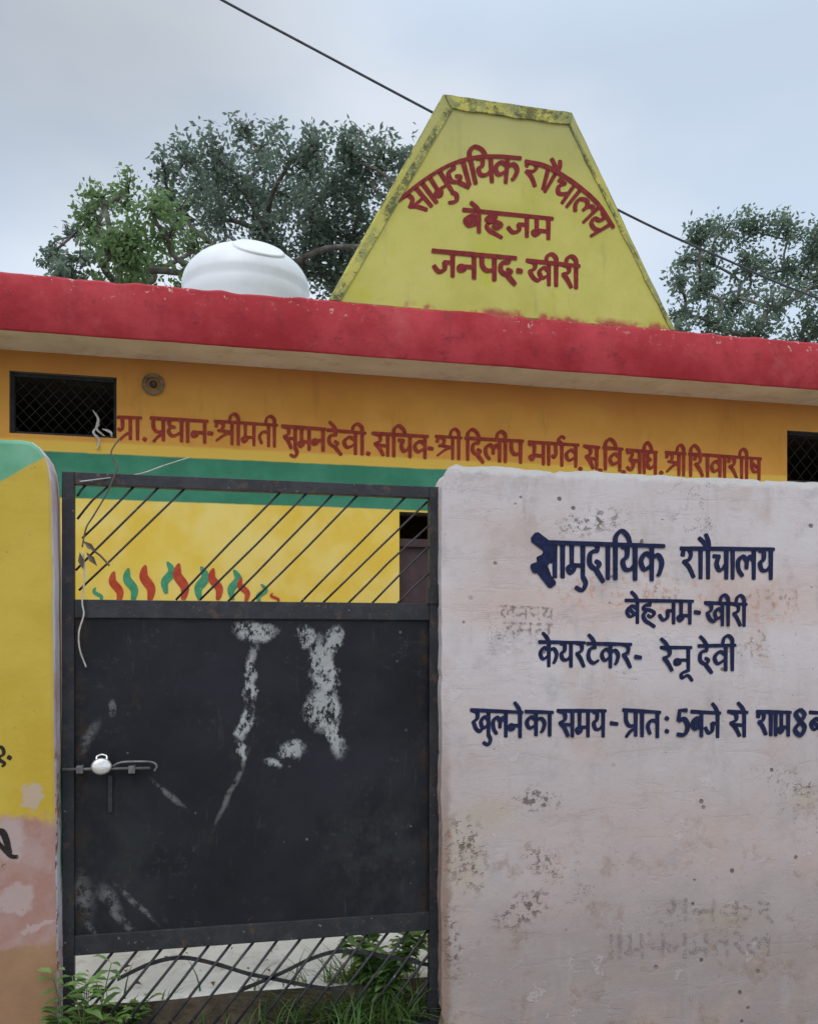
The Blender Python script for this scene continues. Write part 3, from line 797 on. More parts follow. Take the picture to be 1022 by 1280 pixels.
# ------------------------------------------------------------------ boundary walls
random.seed(4)
cL = V(70, 1280, 0)
o = thing('boundary_wall', 'yellow boundary wall with a green sweep along its rounded top, peeling pink below, left of the gate', 'wall', (cL.x, 0, 0))
zt = V(0, 549, 0).z
out = [(-7.0, 0.0), (V(72, 1280, 0).x, 0.0)]
for v_ in range(1240, 640, -40):
    out.append((V(66 + (v_ - 600) * 0.011, v_, 0).x + 0.004 * mnoise.noise(Vector((0, v_ * 0.03, 1))) , V(66, v_, 0).z))
for u_, v_ in ((65.5, 620), (64, 600), (61.5, 583), (57, 569), (50, 559), (40, 552), (28, 549.5)):
    p = V(u_, v_, 0); out.append((p.x, p.z))
x = V(15, 549, 0).x
while x > -6.95:
    out.append((x, zt + 0.006 * mnoise.noise(Vector((x * 4, 0, 7)))))
    x -= 0.12
out.append((-7.0, zt))
bm = bmesh.new()
slab_outline(bm, out, 0.0, WT, 0.014)
wl_o = link('wall_body', bm, M['yellow'], o)
sg = Sign(0.0)
# what the photograph shows of a black painted word at its left edge
sg.stroke(catmull([(-8, 936), (2, 934), (5, 942), (-2, 948), (6, 954), (3, 958)]), 4)
sg.dot(12, 947, 3.2); sg.dot(-4, 930, 3)
sg.stroke(catmull([(-6, 1040), (3, 1040), (8, 1050), (12, 1066)]), 7)
sg.stroke(catmull([(-4, 1052), (4, 1060), (14, 1070), (22, 1071)]), 5)
sg.done(M['black_ink'], o)

cR = V(556, 1280, 0)
o = thing('boundary_wall', 'pinkish white stained boundary wall with blue hand painted writing, right of the gate', 'wall', (cR.x, 0, 0))
WHITE = o
zt = V(790, 597, 0).z
out = []
x0 = V(556, 900, 0).x
out.append((9.0, 0.0)); out.append((9.0, zt))
x = 8.9
while x > x0 + 0.05:
    out.append((x, zt + 0.008 * mnoise.noise(Vector((x * 5, 3, 7))) + 0.006 * mnoise.noise(Vector((x * 17, 3, 7))) - 0.03 * max(0, mnoise.noise(Vector((x * 14, 9, 2))) - .3)))
    x -= 0.025
out += [(x0 + 0.045, zt + 0.006), (x0 + 0.022, zt - 0.006), (x0 + 0.008, zt - 0.028), (x0, zt - 0.06)]
z = zt - 0.11
while z > 0.05:
    out.append((x0 + 0.005 * mnoise.noise(Vector((z * 5, 1, 2))) - 0.004 * mnoise.noise(Vector((z * 19, 1, 2))) + 0.03 * max(0, mnoise.noise(Vector((z * 12, 6, 2))) - .28), z))
    z -= 0.03
out.append((x0, 0.0))
bm = bmesh.new()
slab_outline(bm, list(reversed(out)), 0.0, WT, 0.014)
wall_w = link('wall_body', bm, M['white'], o)
# blue writing, line by line
W = 5.6
sg = Sign(0.0)
sg.word('sa aa ma u da aa i ya ka', [(668, 677), (830, 682)], 44, W)
sg.word('sha au ca aa la ya', [(850, 685), (967, 686)], 38, W * 0.9)
sg.stroke([(668, 671), (690, 688)], 15, nib=False)
sg.stroke(catmull([(666, 711), (676, 706), (688, 692)]), 13, nib=False)
sg.stroke([(672, 708), (690, 731)], 12, nib=False)
sg.done(M['blue_ink'], o)
sg = Sign(0.0)
sg.word('ba e ha ja ma', [(781, 750), (866, 751)], 29, W * 0.78)
sg.dash(871, 765, 7, 5)
sg.word('kha ii ra ii', [(880, 753), (933, 755)], 28, W * 0.78)
sg.done(M['blue_ink'], o)
sg = Sign(0.0)
sg.word('ka e ya ra', [(673, 802), (731, 803)], 31, W * 0.8)
sg.word('tta e ka ra', [(733, 804), (789, 805)], 30, W * 0.8)
sg.dash(797, 821, 8, 5)
sg.word('ra e na uu', [(825, 809), (864, 809)], 30, W * 0.8)
sg.word('da e va ii', [(872, 807), (919, 806)], 32, W * 0.8)
sg.done(M['blue_ink'], o)
sg = Sign(0.0)
sg.word('kha u la na e', [(588, 887), (653, 890)], 32, W * 0.82)
sg.word('ka aa', [(656, 889), (691, 890)], 30, W * 0.82)
sg.word('sa ma ya', [(696, 888), (757, 888)], 33, W * 0.82)
sg.dash(767, 904, 9, 5)
sg.word('pra aa ta', [(778, 887), (825, 890)], 32, W * 0.82)
sg.dot(833, 898, 3); sg.dot(833, 914, 3)
sg.stroke([(858, 888), (849, 888), (847.5, 901)], 5.5)
sg.stroke(catmull([(847.5, 901), (855, 899), (859, 908), (855, 918), (846, 918)]), 5.5)
sg.word('ba ja e', [(863, 889), (900, 891)], 31, W * 0.82)
sg.word('sa e', [(909, 889), (934, 890)], 31, W * 0.82)
sg.word('sha aa ma', [(945, 889), (988, 890)], 30, W * 0.82)
sg.stroke(catmull([(1000, 887), (994, 892), (999, 901), (1005, 909), (1000, 919), (993, 912), (1000, 902), (1005, 893), (1000, 887)]), 5.2)
sg.word('ba', [(1011, 890), (1029, 891)], 30, W * 0.82)
sg.done(M['blue_ink'], o)
# ghosts of older writing
sg = Sign(0.0, 0.0006)
sg.word('la na pa ya', [(625, 757), (692, 760)], 16, 2.6)
sg.word('ra ma na', [(628, 778), (690, 780)], 13, 2.4)
sg.word('ga na ka ra', [(832, 1122), (968, 1128)], 26, 4.0, head=False)
sg.word('aa aa ma pa na ma ta ra la', [(760, 1168), (965, 1165)], 30, 4.2, head=False)
sg.done(M['ghost'], o, 'faded_lettering')
sg = Sign(0.0, 0.0006)
sg.word('ra la ha e', [(905, 800), (965, 795)], 24, 3.4, head=False)
sg.word('ta va', [(800, 730), (850, 735)], 20, 3.6, head=False)
sg.word('ga ra sa', [(930, 735), (1000, 738)], 20, 3.4, head=False)
sg.stroke([(735, 668), (775, 640)], 3.5)
sg.done(M['ghost_red'], o, 'faded_lettering')

# ------------------------------------------------------------------ the toilet building
xL, xR, yBk = -4.6, 6.2, 6.4
o = thing('toilet_building', 'single storey ochre building with red roof edge and lettered yellow pediment', 'building', (0.8, YB, 0))
BLD = o
vl = [V(12, 466, YB), V(146, 546, YB)]
vr = [V(983, 538, YB), V(1115, 618, YB)]
zv0, zv1 = (V(12, 543, YB).z + V(146, 546, YB).z) / 2, (V(12, 464, YB).z + V(146, 471, YB).z) / 2
zw0, zw1 = V(983, 602, YB).z, V(983, 538, YB).z
dL, dR, dT = V(499, 700, YB).x, V(499, 700, YB).x + 0.95, V(510, 640, YB).z
holes = [(vl[0].x, vl[1].x, zv0, zv1), (vr[0].x, vr[1].x, zw0, zw1), (dL, dR, ZA - 0.01, dT)]
bm = bmesh.new()
holed_wall(bm, xL, xR, 0.0, zR0, YB, YB + BT, holes, 0, 1)
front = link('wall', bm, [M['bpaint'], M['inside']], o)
bm = bmesh.new()
box(bm, xL, xL + BT, YB + BT, yBk - BT, 0, zR0)
box(bm, xR - BT, xR, YB + BT, yBk - BT, 0, zR0)
box(bm, xL, xR, yBk - BT, yBk, 0, zR0)
link('rear_walls', bm, M['bpaint'], o)
bm = bmesh.new()
box(bm, xL + BT, xR - BT, YB + 0.05, yBk - BT, 0.0, ZA + 0.012)
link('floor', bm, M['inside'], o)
bm = bmesh.new()
box(bm, dL, dR, YB + 0.09, YB + 0.125, ZA + 0.014, V(515, 684, YB + 0.09).z)
link('door', bm, M['doorp'], o)
bm = bmesh.new()
box(bm, dL - 0.001, dR + 0.001, YB + 0.06, YB + 0.13, V(515, 684, YB + 0.09).z, V(515, 684, YB + 0.09).z + 0.05)
link('door_transom', bm, M['doorp'], o)
for h in holes[:2]:
    bm = bmesh.new()
    n = 14
    for i in range(-7, 16):
        for sgn in (1, -1):
            a0 = h[0] + (h[1] - h[0]) * i / 9.0
            L = h[3] - h[2]
            p, q = (a0, h[2]), (a0 + sgn * L * 0.9, h[3])
            t0, t1 = 0.0, 1.0
            dx = q[0] - p[0]
            ta, tb = sorted(((h[0] - p[0]) / dx, (h[1] - p[0]) / dx))
            t0, t1 = max(0, ta), min(1, tb)
            if t1 - t0 < 0.03: continue
            yy = YB + 0.05 + (0.003 if sgn > 0 else 0)
            tube(bm, [(p[0] + dx * t0, yy, p[1] + L * t0), (p[0] + dx * t1, yy, p[1] + L * t1)], 0.0022, 5)
    vf = link('ventilator_mesh', bm, M['mesh'], o)
    bm = bmesh.new()
    for a in ((h[0], h[0] + .02, h[2], h[3]), (h[1] - .02, h[1], h[2], h[3]), (h[0] + .02, h[1] - .02, h[2], h[2] + .02), (h[0] + .02, h[1] - .02, h[3] - .02, h[3])):
        box(bm, a[0], a[1], YB + 0.038, YB + 0.065, a[2], a[3])
    link('ventilator_frame', bm, M['mesh'], o)
# round pipe mouth high on the wall
c = V(192, 481, YB)
bm = bmesh.new()
lathe(bm, [(0.062, 0.0), (0.066, 0.012), (0.060, 0.024), (0.046, 0.026), (0.040, 0.020), (0.036, -0.02), (0.0, -0.02)], c, 28, Vector((0, -1, 0)))
po = link('pipe_socket', bm, m_simple('stained_cement_ring', (0.20, 0.14, 0.08), 0.85, 0, 0.4, 20), o)
bm = bmesh.new()
lathe(bm, [(0.022, 0.021), (0.022, 0.036), (0.0, 0.038)], c + Vector((0, 0.012, 0)), 16, Vector((0, -1, 0)))
link('socket_core', bm, M['iron'], po)
# roof slab
bm = bmesh.new()
N = 420
xa, xb = xL - 0.35, xR + 0.35
rows = []
for i in range(N + 1):
    x = xa + (xb - xa) * i / N
    d1 = 0.013 * mnoise.noise(Vector((x * 2.3, 1, 1))) + 0.011 * mnoise.noise(Vector((x * 9, 1, 4))) - 0.02 * max(0, mnoise.noise(Vector((x * 21, 4, 4))) - .35)
    d2 = 0.006 * mnoise.noise(Vector((x * 2.6, 5, 1))) + 0.004 * mnoise.noise(Vector((x * 12, 8, 4)))
    rows.append([bm.verts.new(p) for p in ((x, yBk + 0.3, zR0), (x, YR + 0.006, zR0 + d2 * 0.4), (x, YR, zR0 + 0.012 + d2), (x, YR + d2 * 0.5, (zR0 + zR1) / 2), (x, YR + d2, zR1 - 0.018 + d1), (x, YR + 0.016, zR1 + d1), (x, YR + 0.12, zR1), (x, yBk + 0.3, zR1))])
for a, b in zip(rows, rows[1:]):
    for j in range(8):
        k = (j + 1) % 8
        f = bm.faces.new((a[j], b[j], b[k], a[k]))
        f.material_index = {0: 1, 6: 2, 7: 0}.get(j, 0)
        f.smooth = j in (1, 2, 3, 4)
bm.faces.new(rows[0]); bm.faces.new(list(reversed(rows[-1])))
bmesh.ops.recalc_face_normals(bm, faces=bm.faces)
roof = link('roof', bm, [M['red'], M['soffit'], M['rooftop']], o)
# pediment
pl = [V(409, 366, YP), V(845, 411, YP), V(715, 138, YP), V(554, 119, YP)]
pz0 = zR1 - 0.004
poly = [(pl[0].x, pz0), (pl[1].x, pz0), (pl[2].x, (pl[2].z + pl[3].z) / 2), (pl[3].x, (pl[2].z + pl[3].z) / 2)]
dense = []
for (ax_, az_), (bx_, bz_) in zip(poly, poly[1:] + poly[:1]):
    for k in range(16):
        t = k / 16
        jx = 0.006 * mnoise.noise(Vector((ax_ + t * 7, az_ + bz_ * t * 5, 2))) if k else 0
        dense.append((ax_ + (bx_ - ax_) * t + jx, az_ + (bz_ - az_) * t + (jx if az_ + bz_ > 7.6 else 0)))
bm = bmesh.new()
slab_outline(bm, dense, YP, YP + 0.30, 0.010)
for f in bm.faces:
    if abs(f.normal.y) < 0.95: f.material_index = 1
ped = link('pediment', bm, [M['ped'], M['pedge']], roof)
# raised weathered margin round the pediment face
ztp = poly[2][1]
def lerp2(a, b, t): return (a[0] + (b[0] - a[0]) * t, a[1] + (b[1] - a[1]) * t)
bm = bmesh.new()
il0, il1 = (poly[0][0] + 0.075, pz0), (poly[3][0] + 0.055, ztp - 0.085)
ir0, ir1 = (poly[1][0] - 0.045, pz0), (poly[2][0] - 0.03, ztp - 0.085)
def strip(a, b, c, d, y0):
    k = 24
    fa = []
    for i in range(k + 1):
        t = i / k
        p, q = lerp2(a, b, t), lerp2(d, c, t)
        j = 0.008 * mnoise.noise(Vector((q[0] * 9, q[1] * 9, 4)))
        fa.append([bm.verts.new((p[0], y0, p[1])), bm.verts.new((q[0] + j, y0, q[1] + j)), bm.verts.new((q[0] + j, YP + 0.004, q[1] + j)), bm.verts.new((p[0], YP + 0.004, p[1]))])
    for r, s_ in zip(fa, fa[1:]):
        for m_ in range(4):
            n_ = (m_ + 1) % 4
            bm.faces.new((r[m_], r[n_], s_[n_], s_[m_]))
    bm.faces.new(fa[0]); bm.faces.new(list(reversed(fa[-1])))
e = 0.012
strip((poly[0][0] + e, pz0 + 0.01), (poly[3][0] + e, ztp - 0.09), (il1[0], ztp - 0.09), (il0[0], pz0 + 0.01), YP - 0.008)
strip((poly[1][0] - e, pz0 + 0.01), (poly[2][0] - e, ztp - 0.09), (ir1[0], ztp - 0.09), (ir0[0], pz0 + 0.01), YP - 0.008)
strip((poly[3][0] + e - 0.004, ztp - e), (poly[2][0] - e + 0.004, ztp - e), (ir1[0] + 0.01, ztp - 0.088), (il1[0] - 0.01, ztp - 0.088), YP - 0.011)
bmesh.ops.recalc_face_normals(bm, faces=bm.faces)
link('margin', bm, M['pedge'], ped)
s3 = 3.407
def cr(u, v): return (480 + u / s3, 170 + v / s3)
sg = Sign(YP)
sg.word('sa aa ma u da aa i ya ka', [cr(62, 272), cr(160, 192), cr(270, 125), cr(370, 92), cr(470, 84), cr(582, 92)], 33, 5.3)
sg.word('sha au ca aa la ya', [cr(600, 106), cr(680, 124), cr(750, 160), cr(830, 215), cr(910, 288), cr(975, 388)], 30, 5.1)
sg.word('ba e ha ja ma', [cr(335, 312), cr(718, 350)], 27, 5.2)
sg.word('ja na pa da', [cr(205, 486), cr(562, 518)], 31, 5.4)
sg.dash(649, 338, 6, 6)
sg.word('kha ii ra ii', [cr(605, 528), cr(832, 552)], 29, 5.1)
sg.done(M['red_ink'], ped)
# the line of names on the wall
w = 4.2
sg = Sign(YB)
hh = 28
for txt, a, b in (('gra aa', (147, 521), (177, 522)), ('pra dha aa na', (188, 522), (260, 526)), ('shra ii ma ta ii', (268, 526), (347, 531)), ('sa u ma na', (352, 532), (407, 536)), ('da e va ii', (409, 537), (457, 541)),
                  ('sa ca i va', (465, 541), (535, 545)), ('shra ii', (544, 545), (577, 547)), ('da i la ii pa', (581, 547), (654, 551)), ('bha aa ga reph va', (660, 552), (723, 556)),
                  ('sa', (729, 557), (749, 559)), ('va i', (753, 559), (778, 561)), ('a dha i', (782, 562), (821, 565)), ('shra ii', (831, 565), (857, 567)), ('sha i va aa sha ii ssa', (860, 567), (951, 573))):
    if ' i ' in ' ' + txt + ' ':      # the short i is written before its letter
        tk = txt.split()
        for q in range(1, len(tk)):
            if tk[q] == 'i': tk[q - 1], tk[q] = tk[q], tk[q - 1]
        if txt == 'da i la ii pa' : tk = 'i da la ii pa'.split()
        if txt == 'sa ca i va': tk = 'sa i ca va'.split()
        if txt == 'sha i va aa sha ii ssa': tk = 'i sha va aa sha ii ssa'.split()
        txt = ' '.join(tk)
    sg.word(txt, [a, b], hh, w * (0.92 if 'shra' in txt or 'sha' in txt else 1.0))
for u_, v_ in ((181, 549), (460, 567), (725, 586), (750, 588), (779, 590), (826, 591)): sg.dot(u_, v_, 3.0)
for u_, v_ in ((263, 541), (538, 560)): sg.dash(u_, v_, 6, 4.5)
sg.done(M['red_ink2'], front)
# painted tongues of flame along the foot of the yellow panel
lift = 0.0012
for i, (u_, v_, h_) in enumerate(((124, 752, 18), (147, 752, 38), (165, 750, 40), (186, 750, 44), (209, 740, 38), (228, 748, 44), (251, 748, 40), (271, 748, 38), (292, 748, 36), (306, 750, 28), (326, 752, 22), (345, 753, 12))):
    b_ = bmesh.new()
    sgn = -1 if i % 2 == 0 and i > 3 else 1
    pts = catmull([(u_ - 2 * sgn - 2, v_ - h_), (u_ - 6 * sgn, v_ - h_ * 0.66), (u_ + 3 * sgn, v_ - h_ * 0.32), (u_ + 1 * sgn, v_ + 2)], 8)
    P = [Vector(p) for p in pts]
    rows = []
    for q, p in enumerate(P):
        t = q / (len(P) - 1)
        d = (P[min(q + 1, len(P) - 1)] - P[max(q - 1, 0)]).normalized()
        n_ = Vector((-d.y, d.x))
        ww = h_ * 0.27 * math.sin(math.pi * min(1, t ** 0.8 * 0.86 + 0.02)) + 0.3
        rows.append((b_.verts.new(V(*(p + n_ * ww / 2), YB - lift)), b_.verts.new(V(*(p - n_ * ww / 2), YB - lift))))
    for (a, b), (c_, d_) in zip(rows, rows[1:]): b_.faces.new((a, b, d_, c_))
    lift += 0.0003
    link('flame_motif', b_, M['flame_green' if i % 2 == 0 else 'flame_red'], front)

# ------------------------------------------------------------------ gate

def gz(v): return V(315, v, YG).z
o = thing('metal_gate', 'black sheet metal gate with slanted bars above and below its scratched panel', 'gate', ((gxl + gxr) / 2, YG, 0))
GATE = o
pw = 0.042
zt0, zt1 = gz(615), gz(600)
zm0, zm1 = gz(774), gz(752)
zb0, zb1 = gz(1177), gz(1153)
bm = bmesh.new()
ZG = 0.13
box(bm, gxl, gxl + pw, YG - .02, YG + .02, ZG, zt1, bev=0.003)
link('stile', bm, M['iron'], o)
bm = bmesh.new()
box(bm, gxr - pw * 0.9, gxr, YG - .02, YG + .02, ZG, zt1, bev=0.003)
link('stile', bm, M['iron'], o)
for z0, z1 in ((zt0, zt1), (zm0, zm1), (zb0, zb1), (ZG + 0.005, ZG + 0.04)):
    bm = bmesh.new()
    box(bm, gxl + pw + 0.0005, gxr - pw * 0.9 - 0.0005, YG - .018, YG + .018, z0, z1, bev=0.003)
    link('rail', bm, M['iron'], o)
bm = bmesh.new()
nx, nz_ = 48, 40
grid = [[bm.verts.new((gxl + pw * .6 + (gxr - gxl - pw * 1.2) * i / nx, YG - 0.008 + 0.007 * mnoise.noise(Vector((i * .16, j * .13, 5))) + 0.0035 * mnoise.noise(Vector((i * .45, j * .4, 9))) - 0.004 * math.exp(-((i - 33) ** 2 + (j - 21) ** 2) / 14), zb0 + .01 + (zm1 - zb0 - .02) * j / nz_)) for j in range(nz_ + 1)] for i in range(nx + 1)]
for i in range(nx):
    for j in range(nz_):
        f = bm.faces.new((grid[i][j], grid[i + 1][j], grid[i + 1][j + 1], grid[i][j + 1])); f.smooth = True
gm = bmesh.ops.solidify(bm, geom=bm.faces[:], thickness=0.0015)
link('sheet_panel', bm, M['sheet'], o)
# upper slanted bars, as they are left: some bent, some missing
for a, b in (((97, 620), (108, 606)), ((97, 649), (138, 606)), ((103, 673), (169, 607)), ((95, 713), (200, 608)), ((99, 738), (233, 609)), ((220, 750), (353, 613)), ((250, 750), (386, 614)), ((285, 752), (419, 615)), ((314, 753), (450, 616)), ((374, 755), (510, 618)), ((401, 756), (534, 627)), ((432, 757), (538, 655)), ((462, 757), (538, 681)), ((494, 757), (538, 715))):
    p, q = V(*a, YG), V(*b, YG)
    m_ = (p + q) / 2 + Vector((random.uniform(-.006, .006), random.uniform(-.004, .004), random.uniform(-.006, .006)))
    bm = bmesh.new()
    tube(bm, [p, p.lerp(m_, .5) + Vector((0, 0, random.uniform(-.002, .002))), m_, m_.lerp(q, .5), q], 0.0043, 7)
    link('bar', bm, M['iron'], o)
zl0, zl1 = ZG + 0.035, zb0 + 0.004
k = 0
x = gxl - 0.12
while x < gxr - 0.03:
    p, q = Vector((x, YG, zl0)), Vector((x + (zl1 - zl0) * 0.80, YG, zl1))
    lo, hi = gxl + pw, gxr - pw * .9
    if p.x < lo: p = p.lerp(q, (lo - p.x) / (q.x - p.x))
    if q.x > hi: q = p.lerp(q, (hi - p.x) / (q.x - p.x))
    if (q - p).length > 0.03:
        bm = bmesh.new()
        tube(bm, [p, (p + q) / 2 + Vector((random.uniform(-.005, .005), random.uniform(-.004, .004), 0)), q], 0.0056, 7)
        link('bar', bm, M['iron'], o)
    x += 0.0845 + random.uniform(-.006, .006)
# bowed flat strips behind the lower bars
for pts in ([(147, 1224), (190, 1204), (228, 1197), (270, 1205), (310, 1217), (345, 1224), (395, 1234), (425, 1237)], [(300, 1238), (350, 1217), (390, 1198), (425, 1189), (470, 1193), (535, 1206)]):
    bm = bmesh.new()
    cp = catmull([tuple(V(*p, YG + 0.016)) for p in pts], 5)
    cp = [Vector(p) for p in cp]
    rr = [[bm.verts.new(p + Vector((0, dy, dz))) for dy, dz in ((-.003, -.0075), (-.003, .0075), (.003, .0075), (.003, -.0075))] for p in cp]
    for a, b in zip(rr, rr[1:]):
        for j in range(4): bm.faces.new((a[j], b[j], b[(j + 1) % 4], a[(j + 1) % 4]))
    bm.faces.new(rr[0]); bm.faces.new(list(reversed(rr[-1])))
    bmesh.ops.recalc_face_normals(bm, faces=bm.faces)
    link('brace_strip', bm, M['iron'], o)
# hinges on the right
for v_ in (745, 1248):
    c = V(549, v_, YG - 0.02)
    bm = bmesh.new()
    lathe(bm, [(0.0, -0.045), (0.015, -0.045), (0.016, 0.0), (0.015, 0.045), (0.0, 0.045)], c + Vector((0.004, 0, 0)), 14)
    box(bm, c.x - 0.05, c.x + 0.004, c.y - 0.006, c.y + 0.012, c.z - 0.03, c.z + 0.03)
    link('hinge', bm, M['iron'], o)
# sliding bolt
ys = YG - 0.034
a, b = V(78, 962, ys), V(188, 960, ys)
bm = bmesh.new()
tube(bm, [a, b], 0.0058, 10)
bolt = link('bolt', bm, M['galv'], o)
bm = bmesh.new()
tube(bm, catmull([tuple(V(*p, ys - 0.006)) for p in ((141, 958), (152, 953), (176, 952), (191, 953), (196, 958), (193, 964))], 4), 0.0045, 8)
link('bolt_handle', bm, M['galv'], bolt)
for u_ in (100, 165):
    c = V(u_, 962, ys)
    bm = bmesh.new()
    box(bm, c.x - 0.012, c.x + 0.012, ys - 0.010, YG - 0.006, c.z - 0.014, c.z + 0.014, bev=0.003)
    link('bolt_keeper', bm, M['galv'], bolt)
c = V(138, 990, YG - 0.012)
bm = bmesh.new()
box(bm, c.x - 0.008, c.x + 0.008, YG - 0.016, YG - 0.006, c.z - 0.075, c.z + 0.06, bev=0.002)
link('hasp', bm, M['iron'], o)
# padlock hanging from the bolt
c = V(127, 958, ys - 0.022)
pk = thing('padlock', 'small round bright steel padlock hanging on the bolt of the black gate', 'padlock', c)
bm = bmesh.new()
lathe(bm, [(0.0, -0.012), (0.026, -0.012), (0.0345, -0.008), (0.036, 0.0), (0.0345, 0.008), (0.026, 0.012), (0.010, 0.014), (0.0, 0.014)], c, 30, Vector((0.12, -1, 0.1)).normalized())
for v_ in bm.verts: v_.co.z = c.z + (v_.co.z - c.z) * 0.84
link('body', bm, M['steel'], pk)
bm = bmesh.new()
tube(bm, catmull([tuple(c + Vector(p)) for p in ((-.016, .004, .018), (-.017, .012, .034), (0, .020, .040), (.017, .012, .034), (.016, .004, .018))], 5), 0.004, 8)
link('shackle', bm, M['steel'], pk)

# ------------------------------------------------------------------ water tank on the roof
ty = 3.25
tc_ = V(308, 303, ty)
wR = (V(388, 350, ty).x - V(228, 350, ty).x) / 2
tk = thing('water_tank', 'white plastic water tank standing on the flat roof left of the pediment', 'water tank', (tc_.x, ty, zR1))
H_ = tc_.z - zR1 - 0.055
hd = 0.30
bm = bmesh.new()
prof = [(0.0, 0.0), (wR * .94, 0.0), (wR * .96, 0.04), (wR * .96, H_ - hd - .16), (wR * .985, H_ - hd - .13), (wR * .985, H_ - hd - .06), (wR * .975, H_ - hd - .03)]
prof += [(wR * math.cos(R(a)), H_ - hd + hd * math.sin(R(a))) for a in range(0, 86, 6)] + [(0.0, H_)]
lathe(bm, prof, Vector((tc_.x, ty, zR1)), 64)
link('tank_body', bm, M['tank'], tk)
def dome(th, az, lift):
    p = Vector((wR * math.cos(th) * math.sin(az), -wR * math.cos(th) * math.cos(az), hd * math.sin(th)))
    n_ = Vector((p.x / wR ** 2, p.y / wR ** 2, p.z / hd ** 2)).normalized()
    return Vector((tc_.x, ty, zR1 + H_ - hd)) + p + n_ * lift
bm = bmesh.new()
prev = None
for q, lift in ((1.0, -.004), (.97, .008), (.90, .012), (.82, .010), (.74, .003), (.4, .001), (.05, .001)):
    ring = [bm.verts.new(dome(R(36) + R(21) * q * math.cos(a_), R(12) + R(29) * q * math.sin(a_), lift)) for a_ in (2 * math.pi * k / 40 for k in range(40))]
    if prev:
        for k in range(40): bm.faces.new((prev[k], prev[(k + 1) % 40], ring[(k + 1) % 40], ring[k])).smooth = True
    prev = ring
bm.faces.new(prev)
bmesh.ops.recalc_face_normals(bm, faces=bm.faces)
link('lid', bm, M['tank'], tk)

# ------------------------------------------------------------------ overhead cable
bm = bmesh.new()
yc = 3.6
cp = [tuple(V(u_, v_, yc)) for u_, v_ in ((-900, -520), (-300, -270), (100, -92), (335, 31), (530, 135), (785, 269), (910, 326), (1022, 373), (1300, 470), (1900, 640))]
tube(bm, catmull(cp, 8), 0.0098, 8)
tag(link('overhead_cable', bm, M['cable'], base=V(600, 170, yc)), 'thin black cable slanting across the sky and passing behind the yellow pediment', 'cable')

# ------------------------------------------------------------------ trees
def leaf(bm, p, L, Wd, rng, down=0.0):
    d = Vector((rng.gauss(0, 1), rng.gauss(0, 1), rng.gauss(0, .8) - down)).normalized()
    s_ = d.cross(Vector((rng.gauss(0, 1), rng.gauss(0, 1), rng.gauss(0, 1)))).normalized()
    n_ = d.cross(s_)
    a = bm.verts.new(p); b = bm.verts.new(p + d * L * .45 + s_ * Wd * .5 + n_ * L * .06)
    c_ = bm.verts.new(p + d * L); e_ = bm.verts.new(p + d * L * .45 - s_ * Wd * .5 + n_ * L * .06)
    bm.faces.new((a, b, c_, e_))

def tree(name, label, clumps, Y, trunk_u, dens, leafm, L, seed, group, sprigs=5, depth=1.0, limb=.06):
    rng = random.Random(seed)
    base = V(trunk_u, 300, Y); base.z = 0
    o = thing(name, label, 'tree', base, group)
    sc = (Y + DIST) / F
    C = []
    for u_, v_, r_ in clumps:
        c = V(u_, v_, Y + rng.uniform(-.9, .9) * depth)
        C.append((c, r_ * sc))
    top = sum((c.z for c, r in C)) / len(C)
    tb, lb = bmesh.new(), bmesh.new()
    fork = Vector((base.x + .15, Y, max(1.6, min(c.z - r for c, r in C) - 1.2)))
    tube(tb, catmull([tuple(base - Vector((0, 0, .1))), tuple(base.lerp(fork, .5) + Vector((.06, 0, 0))), tuple(fork)], 5), .17, 10, .12)
    nodes = [(fork, 0.0)]
    for c, r in sorted(C, key=lambda q: (q[0] - fork).length):
        par, gen = min(nodes, key=lambda q: (q[0] - c).length + q[1] * .25 + (0.6 if q[0].z > c.z else 0))
        m_ = par.lerp(c, .5) + Vector((rng.uniform(-.18, .18), rng.uniform(-.18, .18), rng.uniform(-.05, .12)))
        r0_ = max(.012, limb * .76 ** gen)
        tube(tb, catmull([tuple(par), tuple(m_), tuple(c)], 6), r0_, 6, max(.010, r0_ * .7))
        nodes.append((c, gen + 1))
        for _ in range(sprigs):       # twigs that carry leaf sprays
            dr = Vector((rng.gauss(0, 1), rng.gauss(0, 1), rng.gauss(.25, .9))).normalized()
            e_ = c + dr * r * rng.uniform(.75, 1.25)
            mid = c.lerp(e_, .5) + Vector((0, 0, rng.uniform(-.04, .08)))
            tube(tb, [c, mid, e_], .012, 5, .004)
            n_ = int(dens * r * r * rng.uniform(.25, 1.5))
            for _k in range(n_):
                t = rng.random() ** .6
                q = c.lerp(e_, t) + Vector((rng.gauss(0, 1), rng.gauss(0, 1), rng.gauss(0, 1))) * r * .24
                leaf(lb, q, L * rng.uniform(.6, 1.25), L * rng.uniform(.35, .6), rng, .35)
    link('trunk', tb, M['bark'], o)
    link('crown', lb, leafm, o)
    return o
TG = 'trees behind the building'
dark = [(205, 215, 20), (232, 200, 26), (270, 205, 34), (300, 168, 20), (322, 190, 36), (365, 200, 34), (392, 185, 24), (442, 165, 12), (440, 200, 34), (480, 205, 34), (250, 235, 34), (300, 235, 40), (350, 240, 44), (405, 240, 44), (450, 250, 40), (490, 250, 36), (225, 262, 34), (280, 275, 40), (330, 290, 44), (390, 290, 48), (440, 300, 46), (480, 310, 36), (400, 335, 44), (350, 340, 44), (520, 220, 40), (545, 270, 45), (600, 260, 45), (300, 330, 40), (440, 345, 34)]
tree('leafy_tree', 'tall dull grey green tree with an open crown behind the water tank and the pediment', dark, 8.2, 380, 640, M['leaf_dark'], .088, 3, TG, 8)
